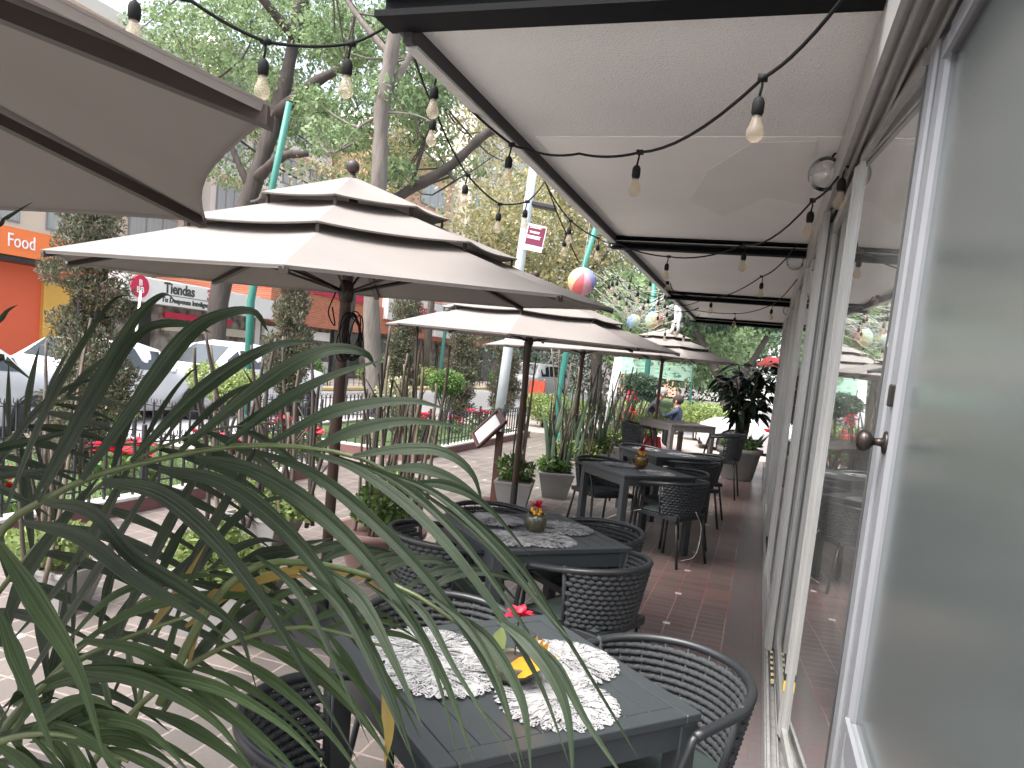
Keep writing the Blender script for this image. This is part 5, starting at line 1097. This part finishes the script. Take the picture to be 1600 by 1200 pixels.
# ================================================================== SHOPS AND BUILDINGS
def shop(lb, grp='shops across the road'): return thing('shop_building', lb, 'shop', (-20, 0, 0), 0, grp)
def box2(b, x0, x1, y0, y1, z0, z1): b.box(((x0+x1)/2, (y0+y1)/2, (z0+z1)/2), (x1-x0, y1-y0, z1-z0))
t = shop('orange shop with white lettering on its signboard and yellow poster')
b = MB(); box2(b, -6, 0, 2, 18.55, -.1, 3.75); b.build('wall', 'orange', t)
b = MB(); box2(b, .0, 1.0, 4, 16.1, 3.14, 3.86); sg = b.build('signboard', 'orangelight', t)
b = MB(); b.box((.5, 16.55, 3.5), (.9, .84, .66), rot(-.12)); b.build('sign_return', 'orangelight', t)
b = MB(); box2(b, 0, .96, 4, 16.9, 3.0, 3.12); b.build('painted_sign_shade', 'black', t)  # solid black box stands in for the shade below the signboard
b = MB(); box2(b, -.05, .06, 16.3, 18.5, 2.95, 3.08); box2(b, -.05, .1, 17.6, 18.5, 0, 2.9); b.build('coral_frame', 'pinkred', t)
b = MB(); box2(b, -.05, .12, 16.4, 18.25, .6, 2.62); b.build('poster', 'yellowposter', t)
b = MB(); b.ball((.12, 17.3, 1.35), .4, 16, 10, (.05, 1, .8)); b.ball((.13, 17.6, 1.2), .3, 16, 10, (.05, 1.2, .7)); b.build('poster_picture', 'cream', t, True)
b = MB(); box2(b, -.05, .14, 18.26, 18.33, .3, 2.7); b.build('poster_edge', 'black', t)
tp = Xp(13, 388, -18.98); text('sign_text', 'Food', .50, 'letterwhite', sg, (1.03, tp.y-.05, 3.36), PI/2, .01, 0, .78)
text('sign_text', 'DiDi', .50, 'letterwhite', sg, (1.03, tp.y-1.05, 3.36), PI/2, .01, .012, .80)
t = shop('white signed discount store with round red emblem')
b = MB(); box2(b, -6, -.3, 18.6, 26.8, -.1, 3.3); b.build('wall', 'whitewall', t)
b = MB(); box2(b, -.3, .45, 18.9, 26.6, 2.42, 3.2); sg = b.build('signboard', 'signwhite', t)
def sx_(px, py, X=-19.5): return Xp(px, py, X)
b = MB(); cc = sx_(219, 450); b.lathe([(.36, 0), (.36, .06), (.001, .06)], (.46, cc.y, 2.90), 28, Matrix.Rotation(PI/2, 3, 'Y')); em = b.build('emblem', 'letterred', sg)
text('emblem_text', 'B', .27, 'letterwhite', em, (.535, cc.y-.09, 2.93), PI/2, .004, .008); text('emblem_text', 'BB', .27, 'letterwhite', em, (.535, cc.y-.17, 2.70), PI/2, .004, .008)
q = sx_(260, 455); text('sign_text', 'Tiendas', .50, 'lettergrey', sg, (.46, q.y-.05, 2.83), PI/2, .01, .012, .92); text('sign_text', '3B', .52, 'letterred', sg, (.46, q.y+2.0, 2.80), PI/2, .01, .012)
text('sign_text', 'Tu Despensa Inteligente', .235, 'lettergrey', sg, (.46, q.y-.15, 2.52), PI/2, .01, .006, 1.1)
b = MB(); box2(b, .45, .462, q.y-.2, q.y+3.0, 2.745, 2.765); b.build('sign_rule', 'lettergrey', sg)
b = MB(); box2(b, -.31, -.25, 19.0, 26.4, .1, 2.4); b.build('shop_window', 'shopmix', t)
b = MB(); box2(b, -.26, -.15, 19.9, 20.7, 0, 2.35); b.build('dark_doorway', 'black', t)
b = MB(); box2(b, -.26, -.12, 21.3, 24.8, 2.0, 2.2); b.build('red_banner', 'letterred', t); b = MB(); box2(b, -.26, -.14, 21.3, 26, 1.55, 1.85); b.build('shelf_band', 'cream', t)
t = shop('red brick fronted shop with crimson band')
b = MB(); box2(b, -6, .1, 26.85, 35.2, 2.35, 3.85); b.build('brick_front', 'brick', t); b = MB(); box2(b, .0, .18, 28.8, 35.0, 3.86, 4.25); b.build('crimson_band', 'letterred', t)
b = MB(); box2(b, -6, -.4, 26.85, 35.2, -.1, 2.35); b.build('recessed_wall', 'shopmix', t); b = MB(); box2(b, -.38, -.2, 32.4, 34.9, 0, 2.3); b.build('dark_doorway', 'darkglass', t); b = MB(); box2(b, -.38, -.2, 27, 32, 1.75, 2.15); b.build('light_band', 'signwhite', t); b = MB(); box2(b, -.38, -.18, 27, 32, 0, .75); b.build('low_wall', 'whitewall', t)
t = shop('shop row with coral brick fascia and pink lettering farther down the road')
b = MB(); box2(b, -6, 0, 35.3, 60, 2.5, 3.9); b.build('fascia', 'brick', t); b = MB(); box2(b, -6, -.4, 35.3, 60, -.1, 2.5); b.build('wall', 'shopmix', t)
b = MB(); box2(b, -.1, .25, 36.8, 48, 3.3, 4.75); sg = b.build('signboard', 'signwhite', t); q = Xp(650, 492, -19.7); text('sign_text', 'o bazar', .95, 'letterred', sg, (.27, q.y, 3.9), PI/2, .01, .01)
for k, y0 in enumerate((37, 41, 45, 49, 53)):
    b = MB(); box2(b, -.38, -.3, y0, y0+2.6, .2, 2.3); f = b.build('window', 'aludark', t); b = MB(); box2(b, -.3, -.27, y0+.15, y0+2.45, .3, 2.2); b.build('pane', 'darkglass', f)
b = MB(); box2(b, -.2, .35, 43, 49, 2.75, 3.3); b.build('white_sign', 'signwhite', t)
def block(lb, x, y0, y1, z1, m, floors, bays, wm='curtain', zf=4.3, band=True):
    t = thing('apartment_building', lb, 'building', (x, y0, 0), 0, 'tall buildings behind the shops'); b = MB(); box2(b, -12, 0, 0, y1-y0, -.1, z1); b.build('wall', m, t)
    b = MB(); box2(b, -12.2, .3, -.2, y1-y0+.2, z1, z1+.5); b.build('roof', 'whitewall', t)
    fh = (z1-zf-.4)/floors; bw = (y1-y0)/bays
    for f in range(floors):
        if band: b = MB(); box2(b, .0, .45, .1, y1-y0-.1, zf+f*fh-.25, zf+f*fh); b.build('balcony_slab', 'whitewall', t)
        for k in range(bays):
            b = MB(); box2(b, -.06, .06, k*bw+bw*.14, k*bw+bw*.86, zf+f*fh+.6, zf+f*fh+fh*.78); o = b.build('window', 'whiteframe', t)
            b = MB(); n_ = 3; ww = bw*.72/n_
            for i in range(n_): box2(b, .06, .075, k*bw+bw*.14+ww*i+.05, k*bw+bw*.14+ww*(i+1)-.05, zf+f*fh+.68, zf+f*fh+fh*.78-.08)
            b.build('pane', wm, o)
    return t
block('cream apartment block with balconies behind the orange shop', -26.5, 2, 29, 13.5, 'cream', 3, 7)
block('beige block with horizontal window rows behind tree trunks', -26, 30, 40, 15, 'whitewall', 4, 4)
block('tall peach block with blank wall right of the slanting branch', -23.5, 40.5, 52, 14.5, 'peach', 1, 2, 'curtain', 11.2, False)
block('white block with long window bands under the canopy edge', -22, 52.2, 68, 19, 'whitewall', 4, 6)
t = thing('wall_building', 'grey shuttered building behind the white van', 'building', (-16, 66, 0)); b = MB(); box2(b, -4, 10, 0, 4, -.1, 6); b.build('wall', 'greywall', t); b = MB(); box2(b, 4, 9, -.2, -.05, 0, 3.6); b.build('shutter', 'peach', t)
t = thing('park_wall', 'pale low building far behind the park trees', 'building', (-2, 72, 0)); b = MB(); box2(b, -8, 30, 0, 4, -.1, 7); b.build('wall', 'whitewall', t); b = MB(); box2(b, -8.3, 30.3, -.3, 4.3, 7, 7.4); b.build('roof', 'greywall', t)
t = thing('banner', 'green and white banner hanging beyond the farthest parasol', 'banner', (0, 0, 0)); a, c, d, e = [Yp(*q_, 25) for q_ in ((967, 556), (1082, 571), (1082, 597), (967, 583))]
b = MB(); P = []
for i in range(2):
    P.append([(a if i == 0 else e).lerp((c if i == 0 else d), u/8)+Vector((0, .04*math.sin(u*1.7), 0)) for u in range(9)])
b.grid(P); b.grid([[p+Vector((0, .01, 0)) for p in r_] for r_ in P]); b.build('cloth', 'greenbanner', t, True)
b = MB(); b.tube([a+Vector((-.02, 0, .3)), Vector((e.x-.02, 25, 0))], .03, 8); b.tube([c+Vector((.02, 0, .3)), Vector((d.x+.02, 25, 0))], .03, 8); b.build('banner_posts', 'teal', t, True)
b = MB(); b.tube([(-4.55, 23.6, 0), (-4.4, 23.6, 2.1)], .13, 10); t = tag(b.build('white_post', 'signwhite', None, True), 'short white post behind the seated people', 'post')
# far right: street stall blur beyond the window end
t = thing('market_awning', 'red and blue stall roof glimpsed between rubber tree and windows', 'stall', (.9, 27, 0)); b = MB(); b.box((0, 0, 2.5), (2.4, 1.6, .3), top=(1.8, 1.0)); b.build('roof', 'redplastic', t); b = MB(); b.box((.3, 0, 1.55), (1.4, .8, .35)); b.build('counter', 'bluecloth', t)
for sx in (-1, 1): b = MB(); b.box((sx*1.0, 0, 1.2), (.06, .06, 2.4)); b.build('leg', 'greypole', t)
# ================================================================== PALM IN THE FOREGROUND
palm = thing('areca_palm', 'large areca palm with long arching leaflets filling the lower left foreground', 'palm', (-1.1, .85, 0))
b = MB(); b.lathe([(.15, 0), (.16, .02), (.2, .3), (.215, .3), (.215, .34), (.19, .34), (.18, .3), (.001, .3)], (0, 0, 0), 24); b.build('pot', 'planter', palm, True)
po = Vector(palm.location)
def frond(rach, lf, m='palm', rr=.006, wd=.032, nrm=(0, -1, .25), name='frond'):
    """rach: [(px,py,Y)] stalk;  lf: [([(px,py)..], Y0, Y1, width)]"""
    b = MB(); R = [Yp(*r_) for r_ in rach]; b.tube([p-po for p in spline(R, 18)], [rr*(1.3-.9*i/17) for i in range(18)], 7)
    rc = b.build(name, 'rachis', palm, True); b = MB()
    for q_ in lf:
        pts, Y0, Y1, w_ = q_[:4]; b.cur = 1 if len(q_) > 4 else 0; k = len(pts); P = [Yp(x, y, Y0+(Y1-Y0)*i/(k-1)) for i, (x, y) in enumerate(pts)]
        nn = Vector(nrm)+Vector((random.uniform(-.35, .35), 0, random.uniform(-.3, .3)))
        b.strap([p-po for p in spline(P, 24)], w_*.86, nn, .28, lambda t: min(1, .35+2.2*t)*min(1, (1-t)*1.55+.01)**.85)
    b.build('leaflets', [m, 'palmdead'], rc, True)
UP = [([(8, 800), (70, 650), (130, 540), (178, 470), (214, 463)], .95, 1.1, .038),
      ([(52, 782), (130, 640), (205, 510), (252, 462), (275, 470)], .95, 1.1, .030),
      ([(60, 785), (150, 630), (200, 545), (240, 510), (292, 507), (330, 520)], .93, 1.1, .034),
      ([(128, 750), (215, 630), (290, 530), (340, 495), (395, 487), (420, 520)], .92, 1.1, .040),
      ([(205, 722), (296, 628), (380, 565), (440, 538), (492, 534)], .92, 1.08, .036),
      ([(282, 704), (380, 625), (460, 570), (520, 546), (570, 552), (588, 575)], .92, 1.06, .033),
      ([(352, 696), (440, 630), (520, 587), (600, 562)], .93, 1.04, .029),
      ([(420, 694), (500, 652), (575, 632), (645, 627), (700, 640)], .95, 1.04, .027),
      ([(487, 702), (560, 672), (640, 658), (728, 668)], .95, 1.02, .025),
      ([(551, 713), (620, 703), (690, 706), (738, 740), (757, 800)], .95, 1.0, .022),
      ([(600, 732), (665, 734), (725, 760), (800, 830)], .95, 1.0, .020),
      ([(640, 755), (700, 758), (760, 790), (830, 870)], .95, .98, .018)]
DN = [([(70, 784), (146, 800), (210, 868), (300, 925), (372, 985), (402, 1080)], .90, .82, .040),
      ([(37, 816), (125, 838), (215, 905), (300, 955), (360, 1000)], .88, .82, .034),
      ([(160, 752), (250, 770), (335, 838), (410, 935), (480, 1050), (560, 1190)], .92, .80, .040),
      ([(248, 733), (345, 752), (440, 820), (530, 930), (600, 1050), (650, 1200)], .93, .82, .036),
      ([(305, 715), (396, 735), (500, 800), (600, 905), (690, 1050), (740, 1190)], .94, .82, .034),
      ([(400, 705), (490, 740), (590, 820), (690, 930), (770, 1060), (820, 1195)], .95, .84, .024),
      ([(470, 703), (560, 735), (660, 810), (760, 930), (840, 1060), (890, 1195)], .95, .84, .018),
      ([(530, 715), (620, 752), (710, 830), (800, 950), (880, 1080)], .96, .86, .016),
      ([(590, 735), (680, 770), (770, 850), (850, 950), (900, 1010)], .96, .88, .013),
      ([(620, 745), (720, 795), (810, 880), (870, 970), (960, 1120), (1000, 1190)], .96, .9, .012),
      ([(640, 755), (740, 830), (830, 930), (915, 1040)], .97, .9, .010),
      ([(250, 735), (180, 850), (110, 960), (30, 1080), (0, 1110)], .98, 1.05, .032),
      ([(205, 725), (150, 830), (90, 920), (10, 1010)], .98, 1.06, .030),
      ([(330, 705), (260, 830), (200, 960), (150, 1090)], 1.0, 1.05, .030),
      ([(400, 703), (330, 830), (290, 930), (250, 1040)], 1.0, 1.06, .028)]
frond([(-40, 905, .9), (8, 822, .93), (60, 786, .94), (132, 750, .94), (208, 727, .94), (348, 699, .95), (460, 698, .95), (560, 715, .96), (640, 755, .97)], UP+DN)
# wide frond from lower left: long strap leaflets
LF = [([(0, 850), (60, 940), (125, 1052), (165, 1190)], .72, .66, .040), ([(0, 960), (40, 1060), (90, 1190)], .72, .68, .028),
      ([(20, 1100), (100, 1060), (200, 1050), (330, 1070), (440, 1130), (520, 1210)], .80, .72, .032),
      ([(100, 1045), (220, 1060), (330, 1120), (400, 1210)], .78, .72, .030), ([(130, 1000), (230, 1020), (330, 1085), (430, 1170), (470, 1215)], .8, .74, .028),
      ([(60, 1130), (150, 1120), (230, 1140), (300, 1210)], .76, .72, .026), ([(0, 1150), (80, 1140), (150, 1165), (200, 1215)], .74, .70, .030),
      ([(120, 1010), (210, 955), (320, 930), (430, 940), (520, 990)], .85, .95, .020), ([(90, 1020), (180, 930), (300, 900), (380, 905)], .85, .95, .016)]
frond([(-60, 1230, .72), (30, 1110, .78), (110, 1040, .8), (190, 1000, .82), (300, 960, .86)], LF, 'palmlight')
# drooping frond over the table
TF = []
rq = random.Random(12)
for k in range(13):
    x0 = 400+k*34; y0 = 868+k*9+rq.uniform(-14, 14); x3 = x0+150+rq.uniform(-30, 60); y3 = min(1235, y0+270+rq.uniform(-30, 60))
    TF.append(([(x0, y0), (x0+60, y0+50), (x0+110, y0+140), (x3, y3)], .88, .80, .012+rq.uniform(0, .011)))
for k in range(9):
    x0 = 420+k*30; y0 = 880+k*6; TF.append(([(x0, y0), (x0+60, y0-32), (x0+130, y0-28), (x0+190, y0+10+rq.uniform(0, 40))], .9, .98, .016))
YF = [([(290, 980), (360, 925), (440, 900), (500, 905)], .95, 1.0, .020), ([(330, 1010), (420, 960), (520, 945), (600, 960)], .93, .98, .018), ([(330, 940), (410, 905), (480, 888), (560, 900), (600, 925)], .95, 1.0, .018), ([(600, 1080), (608, 1140), (600, 1200)], .9, .9, .02), ([(230, 990), (280, 920), (322, 850)], .95, 1.0, .020)]
TF = [q_ for i_, q_ in enumerate(TF) if i_ % 3 != 1]+[q_+(1,) for i_, q_ in enumerate(YF) if i_ != 1]
frond([(250, 1100, .86), (320, 960, .88), (400, 885, .9), (520, 885, .9), (640, 925, .9), (730, 985, .9)], TF, 'palm')
BF = [([(225, 1000), (300, 900), (380, 800), (470, 770)], 1.1, 1.2, .036), ([(180, 1080), (250, 930), (330, 850), (400, 790)], 1.1, 1.2, .036), ([(120, 1100), (200, 950), (260, 880)], 1.1, 1.2, .036), ([(330, 960), (420, 870), (520, 840)], 1.1, 1.2, .03), ([(60, 1150), (95, 1000), (105, 900)], 1.1, 1.15, .034), ([(30, 1200), (35, 1060), (10, 950)], 1.05, 1.1, .036), ([(250, 1120), (330, 1000), (430, 930), (520, 925)], 1.08, 1.15, .03),
      ([(0, 1010), (40, 900), (110, 800), (160, 740)], 1.1, 1.2, .04)]
EF = [([(0, 720), (60, 640), (120, 600), (190, 585)], 1.05, 1.15, .024), ([(0, 700), (50, 690), (110, 675), (190, 668)], 1.0, 1.1, .022), ([(0, 745), (80, 735), (140, 742)], 1.0, 1.05, .018), ([(0, 350), (12, 340), (52, 315)], .8, .85, .014), ([(0, 500), (12, 486), (28, 476)], .9, .92, .014), ([(0, 560), (20, 570), (55, 598)], .9, .95, .02)]
EF = [([(-22, P_[0][1]+6)]+P_, a_, c_, w_) for P_, a_, c_, w_ in EF]
frond([(160, 1250, 1.08), (210, 1120, 1.08), (240, 1000, 1.1), (300, 900, 1.15)], BF, 'palm', .006)
frond([(-60, 1000, 1.05), (-30, 760, 1.02), (-22, 560, .95), (-22, 340, .85)], EF, 'palm', .006)
def autofrond(rach, n, Lm, w_, Y0, Y1, droop, sd, m='palm', sides=(1, -1), yel=.0):
    rq = random.Random(sd); R = [Vector((p[0], p[1], 0)) for p in spline([(a, c, 0) for a, c in rach], 40)]; out = []
    for i in range(n):
        t = .08+.9*i/n; k = int(t*39); d = (R[min(k+1, 39)]-R[max(k-1, 0)]).normalized(); th = math.atan2(d.y, d.x)
        for s_ in sides:
            a = th+s_*math.radians(62-38*t+rq.uniform(-7, 7)); L_ = Lm*(.55+.6*math.sin(PI*min(1, .15+t*.85)))*rq.uniform(.85, 1.15); dv = Vector((math.cos(a), math.sin(a), 0)); P = []
            for u in (0, .25, .5, .75, 1): p = R[k]+dv*L_*u*(1-.12*u); P.append((p.x, p.y+droop*L_*u*u))
            Yb = Y0+(Y1-Y0)*t; q = (P, Yb, Yb+rq.uniform(-.05, .10), w_*rq.uniform(.75, 1.15)*(1-.35*t)); out.append(q+(1,) if rq.random() < yel else q)
    frond([(x, y, Y0+(Y1-Y0)*i/(len(rach)-1)) for i, (x, y) in enumerate(rach)], out, m, .005)
autofrond([(-60, 1000), (60, 850), (180, 740), (300, 680), (420, 660)], 11, 230, .032, 1.16, 1.3, .25, 3)
autofrond([(-40, 1240), (60, 1080), (190, 960), (330, 890), (460, 880)], 12, 220, .030, 1.0, 1.15, .35, 4)
autofrond([(100, 1260), (200, 1120), (330, 1020), (470, 980), (600, 1010)], 12, 230, .024, .90, .95, .45, 5, 'palmlight', (1, -1), .03)
autofrond([(-60, 760), (0, 700), (70, 640), (130, 610)], 8, 150, .026, 1.1, 1.2, .15, 6)
autofrond([(-50, 1180), (30, 1150), (110, 1150), (200, 1190)], 8, 190, .030, .72, .72, .5, 7, 'palmlight')
b = MB()
for k in range(7):
    a = k*.9; e = [(-.1, .1), (.0, .05), (.2, .05), (.28, .2), (.1, .1), (-.05, .2), (.3, 0)][k]
    b.tube(spline([(.03*math.cos(a), .03*math.sin(a), .28), (e[0]*.5, e[1]*.5, .55), (e[0], e[1], .8)], 8), [.014-.0012*i for i in range(8)], 7)
b.build('canes', 'rachis', palm, True)
